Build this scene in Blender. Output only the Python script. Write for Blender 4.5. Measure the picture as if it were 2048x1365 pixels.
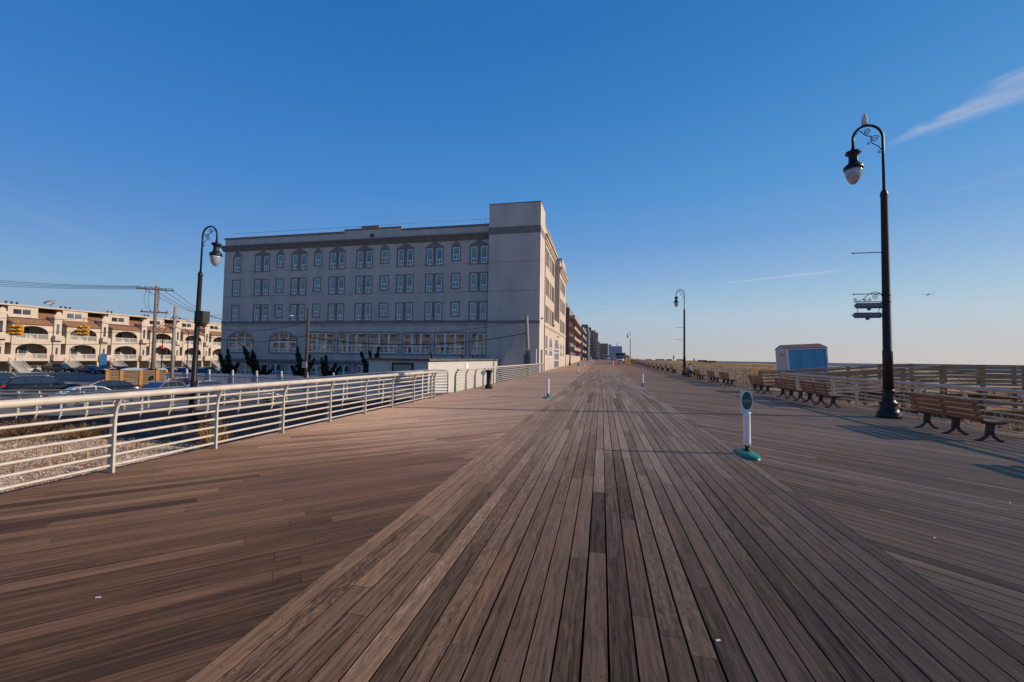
import bpy, bmesh, math, random
from mathutils import Vector, Matrix
PI=math.pi
S=bpy.context.scene
for o in list(bpy.data.objects): bpy.data.objects.remove(o)
C=S.collection
rnd=random.Random(7)

# ------------------------------------------------------------ camera
Rr=Vector((0.97651327,0.21488494,0.01569393)); Ru=Vector((-0.00644042,-0.04369527,0.99902415)); Rf=Vector((-0.21536099,0.97566141,0.04128506))
cd=bpy.data.cameras.new('camera'); cam=bpy.data.objects.new('camera',cd); C.objects.link(cam)
cam.matrix_world=Matrix(((Rr.x,Ru.x,-Rf.x,0),(Rr.y,Ru.y,-Rf.y,0),(Rr.z,Ru.z,-Rf.z,1.62),(0,0,0,1)))
cd.sensor_width=36; cd.lens=815/2048*36; cd.clip_start=.05; cd.clip_end=60000
S.camera=cam
# ------------------------------------------------------------ light
SUN_EL=math.radians(24.5); SUN_AZ=math.radians(10)     # azimuth counted from +X towards +Y
w=bpy.data.worlds.new('World'); S.world=w; w.use_nodes=True
wn=w.node_tree.nodes; wl=w.node_tree.links; wn.clear()
sky=wn.new('ShaderNodeTexSky'); sky.sky_type='NISHITA'; sky.sun_disc=False
sky.sun_elevation=SUN_EL; sky.sun_rotation=PI/2-SUN_AZ
sky.altitude=0; sky.air_density=1.0; sky.dust_density=1.1; sky.ozone_density=3.0
hs=wn.new('ShaderNodeHueSaturation'); hs.inputs['Saturation'].default_value=1.12; hs.inputs['Value'].default_value=1.0
bg=wn.new('ShaderNodeBackground'); bg.inputs[1].default_value=.1
wo=wn.new('ShaderNodeOutputWorld')
def N(nodes,t,**k):
    n=nodes.new(t)
    for a,b in k.items(): setattr(n,a,b)
    return n
def wmath(op,a,b=None):
    n=wn.new('ShaderNodeMath'); n.operation=op
    for i,v in enumerate((a,b)):
        if v is None: continue
        if isinstance(v,(int,float)): n.inputs[i].default_value=v
        else: wl.new(v,n.inputs[i])
    return n.outputs[0]
tc=wn.new('ShaderNodeTexCoord')
wl.new(sky.outputs[0],hs.inputs['Color'])
# clear winter air: the physical sky is blended with measured sky radiances by elevation, paler towards the sun side
sep=wn.new('ShaderNodeSeparateXYZ'); wl.new(tc.outputs['Generated'],sep.inputs[0])
ram=wn.new('ShaderNodeValToRGB'); ram.color_ramp.interpolation='LINEAR'; el_=ram.color_ramp.elements
STOPS=[(0,(.525,.50,.50)),(.03,(.50,.50,.53)),(.095,(.43,.535,.64)),(.145,(.315,.49,.665)),(.19,(.25,.42,.67)),(.26,(.158,.345,.65)),(.36,(.093,.29,.63)),(.5,(.052,.23,.555)),(.62,(.033,.186,.49)),(1,(.014,.10,.36))]
el_[0].position=0; el_[0].color=(*STOPS[0][1],1); el_[1].position=1; el_[1].color=(*STOPS[-1][1],1)
for p_,c_ in STOPS[1:-1]: k_=el_.new(p_); k_.color=(*c_,1)
wl.new(sep.outputs[2],ram.inputs[0])
dsun=wn.new('ShaderNodeVectorMath'); dsun.operation='DOT_PRODUCT'; wl.new(tc.outputs['Generated'],dsun.inputs[0]); dsun.inputs[1].default_value=(.985,.174,0)
az=wn.new('ShaderNodeMapRange'); wl.new(dsun.outputs['Value'],az.inputs['Value']); az.inputs['From Min'].default_value=-.8; az.inputs['From Max'].default_value=.9; az.inputs['To Min'].default_value=0; az.inputs['To Max'].default_value=1
aztint=wn.new('ShaderNodeMix'); aztint.data_type='RGBA'; wl.new(az.outputs[0],aztint.inputs[0]); aztint.inputs[6].default_value=(6.0,7.7,9.4,1); aztint.inputs[7].default_value=(11.7,11.3,10.7,1)
scl=wn.new('ShaderNodeVectorMath'); scl.operation='MULTIPLY'; wl.new(ram.outputs[0],scl.inputs[0]); wl.new(aztint.outputs[2],scl.inputs[1])
blend=wn.new('ShaderNodeMix'); blend.data_type='RGBA'; blend.inputs[0].default_value=.96; wl.new(hs.outputs[0],blend.inputs[6]); wl.new(scl.outputs[0],blend.inputs[7])
# high thin cirrus: streaks laid out on the sky dome by direction; each band = great-circle strip with soft edges
def band(p0,p1,width,strength,sc):
    a=Vector(p0).normalized(); b=Vector(p1).normalized()
    nrm=a.cross(b).normalized(); t=(b-a*(a.dot(b))).normalized(); L=math.acos(max(-1,min(1,a.dot(b))))
    def dot(v):
        n=wn.new('ShaderNodeVectorMath'); n.operation='DOT_PRODUCT'; wl.new(tc.outputs['Generated'],n.inputs[0]); n.inputs[1].default_value=v; return n.outputs['Value']
    along=wmath('ARCTAN2',dot(t),dot(a)); along=wmath('DIVIDE',along,L)
    comb=wn.new('ShaderNodeCombineXYZ'); wl.new(wmath('MULTIPLY',along,1.6*L*sc),comb.inputs[0]); wl.new(wmath('MULTIPLY',dot(nrm),8*sc),comb.inputs[1])
    nz=wn.new('ShaderNodeTexNoise'); nz.inputs['Scale'].default_value=1.0; nz.inputs['Detail'].default_value=10; nz.inputs['Roughness'].default_value=.62; nz.inputs['Distortion'].default_value=1.3
    wl.new(comb.outputs[0],nz.inputs['Vector'])
    off=wmath('MULTIPLY',wmath('SUBTRACT',nz.outputs['Fac'],.5),width*1.7)
    d=wmath('ABSOLUTE',wmath('ADD',dot(nrm),off))
    wd=wmath('MULTIPLY',wmath('ADD',wmath('MULTIPLY',along,.8),.2),width)
    mr=wn.new('ShaderNodeMapRange'); mr.interpolation_type='SMOOTHSTEP'; wl.new(d,mr.inputs['Value']); mr.inputs['From Min'].default_value=0; wl.new(wd,mr.inputs['From Max']); mr.inputs['To Min'].default_value=1; mr.inputs['To Max'].default_value=0
    e=wn.new('ShaderNodeMapRange'); e.interpolation_type='SMOOTHSTEP'; wl.new(along,e.inputs['Value']); e.inputs['From Min'].default_value=0; e.inputs['From Max'].default_value=.35
    e2=wn.new('ShaderNodeMapRange'); e2.interpolation_type='SMOOTHSTEP'; wl.new(along,e2.inputs['Value']); e2.inputs['From Min'].default_value=1.25; e2.inputs['From Max'].default_value=.9
    n2=wn.new('ShaderNodeMapRange'); wl.new(nz.outputs['Fac'],n2.inputs['Value']); n2.inputs['From Min'].default_value=.35; n2.inputs['From Max'].default_value=.65; n2.inputs['To Min'].default_value=.15
    m=wmath('MULTIPLY',mr.outputs[0],e.outputs[0]); m=wmath('MULTIPLY',m,e2.outputs[0]); m=wmath('MULTIPLY',m,n2.outputs[0])
    return wmath('MULTIPLY',m,strength)
bands=[((0.4565, 0.81, 0.368), (0.6081, 0.6808, 0.4083), 0.034, 0.62, 3.0), ((0.5039, 0.7756, 0.3801), (0.6103, 0.6902, 0.3888), 0.016, 0.3, 5.0), ((0.2062, 0.9645, 0.165), (0.4125, 0.8941, 0.1743), 0.0042, 0.55, 14.0), ((-0.8569, 0.4853, 0.1738), (-0.8334, 0.5271, 0.1661), 0.005, 0.14, 14.0), ((0.5267, 0.8037, 0.2769), (0.6155, 0.733, 0.2898), 0.01, 0.1, 8.0), ((-0.8831, 0.4119, 0.2247), (-0.8303, 0.5264, 0.1832), 0.02, 0.07, 5.0)]
tot=None
for q in bands:
    v=band(*q); tot=v if tot is None else wmath('ADD',tot,v)
mx=wn.new('ShaderNodeMix'); mx.data_type='RGBA'; mx.clamp_factor=True
wl.new(tot,mx.inputs[0]); wl.new(blend.outputs[2],mx.inputs[6]); mx.inputs[7].default_value=(6.0,6.0,6.9,1)
wl.new(mx.outputs[2],bg.inputs[0]); wl.new(bg.outputs[0],wo.inputs[0])
sd=bpy.data.lights.new('sun','SUN'); sd.energy=5.0; sd.angle=math.radians(.5); sd.color=(1,.83,.65)
sun=bpy.data.objects.new('sun',sd); C.objects.link(sun)
sdir=Vector((math.cos(SUN_AZ)*math.cos(SUN_EL),math.sin(SUN_AZ)*math.cos(SUN_EL),math.sin(SUN_EL)))
sun.rotation_euler=sdir.to_track_quat('Z','Y').to_euler()
S.view_settings.view_transform='Standard'; S.view_settings.look='None'; S.view_settings.exposure=0.0; S.view_settings.gamma=1
S.render.engine='CYCLES'

# ------------------------------------------------------------ materials
MATS={}
def mat(name,col,rough=.6,metal=0,var=.0,scale=3,bump=0,bscale=None,spec=.5,stretch=(1,1,1),coat=0,trans=0,col2=None,emit=None):
    if name in MATS: return MATS[name]
    m=bpy.data.materials.new(name); m.use_nodes=True; n=m.node_tree.nodes; l=m.node_tree.links
    p=n['Principled BSDF']; p.inputs['Base Color'].default_value=(*col,1); p.inputs['Roughness'].default_value=rough; p.inputs['Metallic'].default_value=metal
    p.inputs['Specular IOR Level'].default_value=spec
    if coat: p.inputs['Coat Weight'].default_value=coat; p.inputs['Coat Roughness'].default_value=.05
    if trans: p.inputs['Transmission Weight'].default_value=trans
    if var or bump:
        t=n.new('ShaderNodeTexCoord'); mp=n.new('ShaderNodeMapping'); mp.inputs['Scale'].default_value=stretch; l.new(t.outputs['Object'],mp.inputs[0])
        z=n.new('ShaderNodeTexNoise'); z.inputs['Scale'].default_value=scale; z.inputs['Detail'].default_value=6; l.new(mp.outputs[0],z.inputs['Vector'])
    if var:
        r=n.new('ShaderNodeValToRGB'); r.color_ramp.elements[0].position=.3; r.color_ramp.elements[1].position=.7
        c2=col2 or tuple(c*(1+var) for c in col)
        c1=col if col2 else tuple(c*(1-var) for c in col)
        r.color_ramp.elements[0].color=(*c1,1); r.color_ramp.elements[1].color=(*c2,1)
        l.new(z.outputs['Fac'],r.inputs[0]); l.new(r.outputs[0],p.inputs['Base Color'])
        rr=n.new('ShaderNodeMapRange'); l.new(z.outputs['Fac'],rr.inputs[0]); rr.inputs[3].default_value=max(0,rough-.08); rr.inputs[4].default_value=min(1,rough+.08); l.new(rr.outputs[0],p.inputs['Roughness'])
    if bump:
        z2=n.new('ShaderNodeTexNoise'); z2.inputs['Scale'].default_value=bscale or scale*6; z2.inputs['Detail'].default_value=5; l.new(mp.outputs[0],z2.inputs['Vector'])
        b=n.new('ShaderNodeBump'); b.inputs['Strength'].default_value=1; b.inputs['Distance'].default_value=bump; l.new(z2.outputs['Fac'],b.inputs['Height']); l.new(b.outputs[0],p.inputs['Normal'])
    if emit: p.inputs['Emission Color'].default_value=(*emit,1); p.inputs['Emission Strength'].default_value=1
    MATS[name]=m; return m

def wood_deck(name,dark,mid,light,figure=.5,yg=(0,0),ga=1.25):
    m=bpy.data.materials.new(name); m.use_nodes=True; n=m.node_tree.nodes; l=m.node_tree.links; p=n['Principled BSDF']
    at=n.new('ShaderNodeAttribute'); at.attribute_name='tint'
    uv=n.new('ShaderNodeUVMap'); uv.uv_map='UVMap'
    mp=n.new('ShaderNodeMapping'); mp.inputs['Scale'].default_value=(1.1,34,1); l.new(uv.outputs[0],mp.inputs[0])
    g=n.new('ShaderNodeTexNoise'); g.inputs['Scale'].default_value=1; g.inputs['Detail'].default_value=9; g.inputs['Roughness'].default_value=.68; g.inputs['Distortion'].default_value=.25; l.new(mp.outputs[0],g.inputs['Vector'])
    mp2=n.new('ShaderNodeMapping'); mp2.inputs['Scale'].default_value=(1.3,9,1); l.new(uv.outputs[0],mp2.inputs[0])
    f=n.new('ShaderNodeTexNoise'); f.inputs['Scale'].default_value=1.4; f.inputs['Detail'].default_value=5; f.inputs['Distortion'].default_value=3.2; f.inputs['Roughness'].default_value=.62; l.new(mp2.outputs[0],f.inputs['Vector'])
    r=n.new('ShaderNodeValToRGB'); e=r.color_ramp.elements; e[0].position=0; e[0].color=(*dark,1); e[1].position=1; e[1].color=(*light,1)
    k=e.new(.5); k.color=(*mid,1)
    # tint + grain + figure
    def M(op,a,b):
        q=n.new('ShaderNodeMath'); q.operation=op
        for i,v in enumerate((a,b)):
            if isinstance(v,(int,float)): q.inputs[i].default_value=v
            else: l.new(v,q.inputs[i])
        return q.outputs[0]
    v=M('ADD',M('MULTIPLY',at.outputs['Fac'],.62),M('MULTIPLY',M('SUBTRACT',g.outputs['Fac'],.5),ga))
    v=M('ADD',v,M('MULTIPLY',M('SUBTRACT',f.outputs['Fac'],.47),figure*1.2))
    # curly grain on roughly every fourth board
    mp4=n.new('ShaderNodeMapping'); mp4.inputs['Scale'].default_value=(4.0,17,1); l.new(uv.outputs[0],mp4.inputs[0])
    cw=n.new('ShaderNodeTexNoise'); cw.inputs['Scale'].default_value=1.0; cw.inputs['Detail'].default_value=3; cw.inputs['Distortion'].default_value=3.0; cw.inputs['Roughness'].default_value=.62; l.new(mp4.outputs[0],cw.inputs['Vector'])
    pick=M('GREATER_THAN',M('FRACT',M('MULTIPLY',at.outputs['Fac'],37.3),0),.74)
    v=M('ADD',v,M('MULTIPLY',M('MULTIPLY',M('SUBTRACT',cw.outputs['Fac'],.44),figure*1.5),pick))
    # broad weathering in world space
    t=n.new('ShaderNodeTexCoord'); big=n.new('ShaderNodeTexNoise'); big.inputs['Scale'].default_value=.22; big.inputs['Detail'].default_value=4; l.new(t.outputs['Object'],big.inputs['Vector'])
    v=M('ADD',v,M('MULTIPLY',M('SUBTRACT',big.outputs['Fac'],.42),.32))
    # view-dependent light painted into the colour: near boards darkened, far ones brightened
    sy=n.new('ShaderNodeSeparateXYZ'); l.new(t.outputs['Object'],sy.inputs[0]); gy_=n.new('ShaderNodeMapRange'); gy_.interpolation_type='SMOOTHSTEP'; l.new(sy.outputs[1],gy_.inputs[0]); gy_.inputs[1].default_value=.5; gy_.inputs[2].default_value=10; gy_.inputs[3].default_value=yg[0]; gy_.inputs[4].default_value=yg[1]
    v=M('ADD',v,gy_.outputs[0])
    l.new(v,r.inputs[0]); p.inputs['Diffuse Roughness'].default_value=1.0
    # reddish patches on some boards
    mp3=n.new('ShaderNodeMapping'); mp3.inputs['Scale'].default_value=(.9,4,1); mp3.inputs['Location'].default_value=(3,7,0); l.new(uv.outputs[0],mp3.inputs[0])
    f2=n.new('ShaderNodeTexNoise'); f2.inputs['Scale'].default_value=1; f2.inputs['Detail'].default_value=6; f2.inputs['Distortion'].default_value=1.5; l.new(mp3.outputs[0],f2.inputs['Vector'])
    ms=n.new('ShaderNodeMapRange'); l.new(f2.outputs['Fac'],ms.inputs[0]); ms.inputs[1].default_value=.56; ms.inputs[2].default_value=.72; ms.inputs[4].default_value=.55
    mxx=n.new('ShaderNodeMix'); mxx.data_type='RGBA'; mxx.blend_type='MIX'; l.new(ms.outputs[0],mxx.inputs[0]); l.new(r.outputs[0],mxx.inputs[6])
    mul=n.new('ShaderNodeMix'); mul.data_type='RGBA'; mul.blend_type='MULTIPLY'; mul.inputs[0].default_value=1; l.new(r.outputs[0],mul.inputs[6]); mul.inputs[7].default_value=(1.5,1.18,.98,1)
    l.new(mul.outputs[2],mxx.inputs[7]); l.new(mxx.outputs[2],p.inputs['Base Color'])
    rg=n.new('ShaderNodeMapRange'); l.new(f.outputs['Fac'],rg.inputs[0]); rg.inputs[3].default_value=.62; rg.inputs[4].default_value=.85; l.new(rg.outputs[0],p.inputs['Roughness'])
    p.inputs['Specular IOR Level'].default_value=.12
    b=n.new('ShaderNodeBump'); b.inputs['Strength'].default_value=.55; b.inputs['Distance'].default_value=.0022; l.new(g.outputs['Fac'],b.inputs['Height']); l.new(b.outputs[0],p.inputs['Normal'])
    return m

# ------------------------------------------------------------ mesh helpers
class MB:
    def __init__(s): s.v=[]; s.f=[]; s.mi=[]; s.sm=[]; s.cur=0; s.tint=[]; s.uv=[]
    def quad(s,a,b,c,d,sm=False):
        i=len(s.v); s.v+= [tuple(a),tuple(b),tuple(c),tuple(d)]; s.f.append((i,i+1,i+2,i+3)); s.mi.append(s.cur); s.sm.append(sm)
    def poly(s,pts,sm=False):
        i=len(s.v); s.v+=[tuple(p) for p in pts]; s.f.append(tuple(range(i,i+len(pts)))); s.mi.append(s.cur); s.sm.append(sm)
    def box(s,x0,x1,y0,y1,z0,z1):
        if x0>x1:x0,x1=x1,x0
        if y0>y1:y0,y1=y1,y0
        if z0>z1:z0,z1=z1,z0
        s.hexa([(x0,y0,z0),(x1,y0,z0),(x1,y1,z0),(x0,y1,z0),(x0,y0,z1),(x1,y0,z1),(x1,y1,z1),(x0,y1,z1)])
    def hexa(s,p):
        i=len(s.v); s.v+=[tuple(q) for q in p]
        for f in ((0,3,2,1),(4,5,6,7),(0,1,5,4),(1,2,6,5),(2,3,7,6),(3,0,4,7)):
            s.f.append(tuple(i+k for k in f)); s.mi.append(s.cur); s.sm.append(False)
    def obox(s,c,dx,dy,dz,hx,hy,hz):   # oriented box
        c=Vector(c);dx=Vector(dx).normalized()*hx;dy=Vector(dy).normalized()*hy;dz=Vector(dz).normalized()*hz
        s.hexa([c-dx-dy-dz,c+dx-dy-dz,c+dx+dy-dz,c-dx+dy-dz,c-dx-dy+dz,c+dx-dy+dz,c+dx+dy+dz,c-dx+dy+dz])
    def bar(s,a,b,w,h=None,up=(0,0,1)):
        a=Vector(a);b=Vector(b);d=b-a;L=d.length; u=Vector(up); r=d.cross(u)
        if r.length<1e-6: u=Vector((0,1,0)); r=d.cross(u)
        u=r.cross(d); s.obox((a+b)/2,d,r,u,L/2,w/2,(h or w)/2)
    def tube(s,pts,r,n=8,caps=True,closed=False):
        pts=[Vector(p) for p in pts]; rs=r if isinstance(r,(list,tuple)) else [r]*len(pts)
        base=len(s.v); prev=None
        N_=len(pts)
        for i,p in enumerate(pts):
            if closed: d=pts[(i+1)%N_]-pts[i-1]
            else: d=(pts[min(i+1,N_-1)]-pts[max(i-1,0)])
            d.normalize()
            if prev is None:
                u=Vector((0,0,1)) if abs(d.z)<.9 else Vector((1,0,0))
                a=d.cross(u).normalized()
            else:
                a=(prev-d*prev.dot(d)).normalized()
            prev=a; b=d.cross(a)
            for k in range(n):
                t=2*PI*k/n; s.v.append(tuple(p+(a*math.cos(t)+b*math.sin(t))*rs[i]))
        rings=N_ if closed else N_-1
        for i in range(rings):
            j=(i+1)%N_
            for k in range(n):
                k2=(k+1)%n; s.f.append((base+i*n+k,base+i*n+k2,base+j*n+k2,base+j*n+k)); s.mi.append(s.cur); s.sm.append(True)
        if caps and not closed:
            s.f.append(tuple(base+k for k in range(n))[::-1]); s.mi.append(s.cur); s.sm.append(False)
            s.f.append(tuple(base+(N_-1)*n+k for k in range(n))); s.mi.append(s.cur); s.sm.append(False)
    def lathe(s,prof,n=16,c=(0,0,0),sx=1,sy=1):
        base=len(s.v)
        for (r,z) in prof:
            for k in range(n):
                t=2*PI*k/n; s.v.append((c[0]+r*math.cos(t)*sx,c[1]+r*math.sin(t)*sy,c[2]+z))
        for i in range(len(prof)-1):
            for k in range(n):
                k2=(k+1)%n; s.f.append((base+i*n+k,base+i*n+k2,base+(i+1)*n+k2,base+(i+1)*n+k)); s.mi.append(s.cur); s.sm.append(True)
        s.f.append(tuple(base+k for k in range(n))[::-1]); s.mi.append(s.cur); s.sm.append(False)
        s.f.append(tuple(base+(len(prof)-1)*n+k for k in range(n))); s.mi.append(s.cur); s.sm.append(False)
    def prism(s,poly,o,u,v,w,d):   # 2D polygon in plane (o,u,v) extruded by w*d
        o=Vector(o);u=Vector(u);v=Vector(v);w=Vector(w)*d
        a=[o+u*p[0]+v*p[1] for p in poly]; b=[p+w for p in a]
        s.poly(a); s.poly(b[::-1]); k=len(a)
        for i in range(k): j=(i+1)%k; s.quad(a[j],a[i],b[i],b[j])
    def build(s,name,mats,parent=None,loc=None,recalc=False,rot=None):
        me=bpy.data.meshes.new(name); me.from_pydata(s.v,[],s.f)
        if not isinstance(mats,(list,tuple)): mats=[mats]
        for m in mats: me.materials.append(m)
        me.polygons.foreach_set('material_index',s.mi); me.polygons.foreach_set('use_smooth',s.sm)
        if s.tint:
            a=me.attributes.new('tint','FLOAT','FACE'); a.data.foreach_set('value',s.tint)
            u=me.uv_layers.new(name='UVMap'); flat=[c for f in s.uv for p in f for c in p]; u.data.foreach_set('uv',flat)
        me.update()
        if recalc:
            bm=bmesh.new(); bm.from_mesh(me); bmesh.ops.recalc_face_normals(bm,faces=bm.faces); bm.to_mesh(me); bm.free()
        o=bpy.data.objects.new(name,me); C.objects.link(o)
        if parent: o.parent=parent
        if loc: o.location=loc
        if rot: o.rotation_euler=rot
        return o
def tag(o,label,cat,group=None,kind=None):
    if label: o['label']=label
    if cat: o['category']=cat
    if group: o['group']=group
    if kind: o['kind']=kind
    return o
def empty(name,loc,label,cat,group=None,rz=0,rot=None):
    o=bpy.data.objects.new(name,None); C.objects.link(o); o.location=loc; o.rotation_euler=rot or (0,0,rz); o.empty_display_size=.3
    return tag(o,label,cat,group)
def dup(root,loc,rz=None,label=None,group=None):
    kids={}
    def cp(o,par):
        c=o.copy(); C.objects.link(c)
        if par: c.parent=par
        for ch in KIDS.get(o.name,[]): cp(ch,c)
        return c
    r=cp(root,None); r.location=loc
    if rz is not None: r.rotation_euler=(0,0,rz)
    if label: r['label']=label
    if group: r['group']=group
    return r
KIDS={}
def index_kids():
    KIDS.clear()
    for o in bpy.data.objects:
        if o.parent: KIDS.setdefault(o.parent.name,[]).append(o)
def struct(name,mb,m,**k):
    o=mb.build(name,m,**k); o['kind']='structure'; return o
def rise(y):
    K=[(-100,0),(40,0),(55,.18),(80,.3),(100,.62),(140,1.12),(220,1.45),(600,1.5),(9999,1.5)]
    for (a,b),(c,d) in zip(K,K[1:]):
        if y<=c: return b+(d-b)*(y-a)/(c-a)
    return 1.5

# ------------------------------------------------------------ palettes
M_rail=mat('rail_paint',(.50,.44,.37),.5,var=.13,scale=5,bump=.0006,bscale=90)
M_black=mat('black_paint',(.012,.012,.014),.45,var=.25,scale=8,spec=.3)
M_iron=mat('cast_iron',(.022,.024,.026),.5,var=.3,scale=14,bump=.0008)
M_globe=mat('lamp_glass',(.30,.32,.37),.12,spec=.8,coat=.6)
M_conc=mat('concrete',(.19,.165,.135),.85,var=.18,scale=2.5,bump=.004)
M_polewood=mat('pole_wood',(.17,.13,.10),.85,var=.3,scale=3,bump=.004,stretch=(6,6,.6))
M_wire=mat('wire',(.01,.01,.012),.6)

# ------------------------------------------------------------ boardwalk deck
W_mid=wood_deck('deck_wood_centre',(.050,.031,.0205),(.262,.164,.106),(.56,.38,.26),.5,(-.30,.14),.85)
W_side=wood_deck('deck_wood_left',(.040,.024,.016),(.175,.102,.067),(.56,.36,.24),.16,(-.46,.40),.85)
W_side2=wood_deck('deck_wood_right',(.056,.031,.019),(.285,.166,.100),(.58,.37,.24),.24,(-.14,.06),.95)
M_under=mat('underside_shade',(.012,.010,.009),.9)  # near-black sheet below the planks, shade of the gaps put into its colour
XL,XR=-6.62,9.62; SL,SR=-2.0,2.39
def clip(poly,ax,val,keep_less):
    out=[]
    for i in range(len(poly)):
        a=poly[i];b=poly[(i+1)%len(poly)]
        ia=(a[ax]<=val) if keep_less else (a[ax]>=val); ib=(b[ax]<=val) if keep_less else (b[ax]>=val)
        if ia: out.append(a)
        if ia!=ib:
            t=(val-a[ax])/(b[ax]-a[ax]); out.append(tuple(a[k]+(b[k]-a[k])*t for k in range(2)))
    return out
def board(mb,poly,dirv,tint,zt):
    # poly 2D convex, extruded .04 down
    if len(poly)<3: return
    ou=rnd.uniform(0,90); ov=rnd.uniform(0,9); perp=(-dirv[1],dirv[0])
    cx=sum(p[0] for p in poly)/len(poly); cy=sum(p[1] for p in poly)/len(poly)
    top=[(p[0],p[1],rise(p[1])+zt) for p in poly]; bot=[(p[0],p[1],z-.05) for p,(_,_,z) in zip(poly,top)]
    uvp=[(p[0]*dirv[0]+p[1]*dirv[1]+ou,(p[0]-cx)*perp[0]+(p[1]-cy)*perp[1]+ov) for p in poly]
    mb.poly(top); mb.tint.append(tint); mb.uv.append(uvp)
    k=len(poly)
    for i in range(k):
        j=(i+1)%k; mb.quad(top[j],top[i],bot[i],bot[j]); mb.tint.append(tint*.9); mb.uv.append([uvp[j],uvp[i],uvp[i],uvp[j]])
def rtint(sg_=.2):
    t=rnd.gauss(.71,sg_*.62)
    if rnd.random()<.10: t-=.22
    if rnd.random()<.07: t+=.13
    return max(.05,min(1.35,t))
Ymax=170
mb=MB(); P=.1463; nrow=30; w0=(SR-SL)/nrow
for r in range(nrow):
    y=-4-rnd.random()*3.5; x0=SL+r*w0
    while y<Ymax:
        L=rnd.choice([1.6,2.4,3.0,3.6,3.6,4.3])+rnd.uniform(-.1,.1); L=round(L/.4)*.4
        g=rnd.uniform(.005,.0085) if y<40 else .005
        y1=min(y+L,Ymax)
        ys=[y,y1]
        for kk in (40,55,80,100,140):
            if y<kk<y1: ys=[y,kk,y1]
        for a,b in zip(ys,ys[1:]):
            board(mb,[(x0+g,a+.0015),(x0+w0-g,a+.0015),(x0+w0-g,b-.0015),(x0+g,b-.0015)],(0,1),rt0 if a!=y else (rt0:=rtint()),rnd.uniform(-.0012,.0012))
        y=y1
mb2=[MB(),MB()]
c45=math.sqrt(.5)
for side,(xa,xb,sg) in enumerate(((XL,SL,1),(SR,XR,-1))):
    # boards run along (1,1) on the left, (-1,1) on the right
    d=(c45*sg,c45); pr=(-d[1],d[0]); 
    cs=[x*pr[0]+y*pr[1] for x in (xa,xb) for y in (-5,Ymax)]
    s0=min(cs); s1=max(cs); k=s0
    while k<s1:
        gg_=.0042 if side==0 else .0068; a,b=k+gg_,k+P-gg_; k+=P
        # along range where this strip is within xa..xb
        t0=min(((xx-pr[0]*kk)/d[0]) for xx in (xa,xb) for kk in (a,b)); t1=max(((xx-pr[0]*kk)/d[0]) for xx in (xa,xb) for kk in (a,b))
        cut=[t0]; 
        q=t0-rnd.uniform(0,3.0)
        while q<t1:
            q+=rnd.choice([2.4,3.2,3.6,4.2,4.2])
            if t0<q<t1: cut.append(q)
        cut.append(t1)
        for u0,u1 in zip(cut,cut[1:]):
            poly=[(d[0]*u+pr[0]*v_,d[1]*u+pr[1]*v_) for u,v_ in ((u0+.0015,a),(u1-.0015,a),(u1-.0015,b),(u0+.0015,b))]
            if sg<0: poly=poly
            poly=clip(poly,0,xb-.003,True); poly=clip(poly,0,xa+.003,False) if poly else poly
            poly=clip(poly,1,Ymax,True) if poly else poly; poly=clip(poly,1,-5,False) if poly else poly
            if len(poly)<3: continue
            board(mb2[side],poly,d,rtint(.13 if side==0 else .24),rnd.uniform(-.001,.001))
sc=MB()
for r_ in range(nrow):
    for q_ in range(22):
        y_=.6+q_*.4+rnd.uniform(-.008,.008)
        for e_ in (.28,.72):
            cx_=SL+(r_+e_)*w0+rnd.uniform(-.006,.006); sc.poly([(cx_+.0042*math.cos(k*PI/3),y_+.0042*math.sin(k*PI/3),.0022) for k in range(6)])
struct('deck_screws',sc,mat('screw_dark',(.015,.012,.011),.7))
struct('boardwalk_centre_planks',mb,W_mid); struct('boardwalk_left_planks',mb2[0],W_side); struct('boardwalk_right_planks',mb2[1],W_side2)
u=MB(); u.quad((XL+.02,-5,-.075),(XR-.02,-5,-.075),(XR-.02,40,-.075),(XL+.02,40,-.075))
for a,b in ((40,55),(55,80),(80,100),(100,140),(140,Ymax)): u.quad((XL+.02,a,rise(a)-.075),(XR-.02,a,rise(a)-.075),(XR-.02,b,rise(b)-.075),(XL+.02,b,rise(b)-.075))
struct('boardwalk_underside',u,M_under)
fa=MB(); fa.box(XL-.05,XL,-5,46.0,-.42,-.006); fa.box(XR,XR+.05,-5,Ymax,-.42,-.006)
struct('boardwalk_fascia',fa,mat('fascia_wood',(.15,.12,.10),.8,var=.3,scale=2,stretch=(1,.3,6)))
ff=MB()
for a,b in ((Ymax,220),(220,600),(600,1400)): ff.quad((XL,a,rise(a)-.01),(XR,a,rise(a)-.01),(XR,b,rise(b)-.01),(XL,b,rise(b)-.01))
struct('boardwalk_far_stretch',ff,mat('far_deck',(.14,.11,.10),.7,var=.2,scale=.6,stretch=(1,.1,1)))
# ------------------------------------------------------------ ground, beach, sea
def smooth(a,b,x):
    t=max(0,min(1,(x-a)/(b-a))); return t*t*(3-2*t)
def fbm(x,y,s):
    return sum(math.sin(x*s*f*1.3+1.7*f+math.sin(y*s*f*.9+f))*math.cos(y*s*f*1.1+.6*f+math.sin(x*s*f))/f for f in (1,2.1,4.3))/1.6
def sand_h(x,y):
    h=-1.25+.45*smooth(14,30,y)+.72*smooth(25,70,y)*smooth(300,120,y)
    h+=.62*smooth(11,20,x)*smooth(36,24,x)*smooth(62,100,y); h-=.5*smooth(20,40,x)*smooth(90,60,y)
    h-=1.1*smooth(50,120,x); h-=1.9*smooth(130,222,x)
    h+=fbm(x,y,.16)*.22*smooth(10,16,x)*smooth(140,90,x)+fbm(x,y,.6)*.07*smooth(10,13,x)*smooth(150,60,x)
    return h-1.5*smooth(222,245,x)+ (rise(y)*.9 if y>90 else 0)*smooth(140,60,x)
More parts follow.
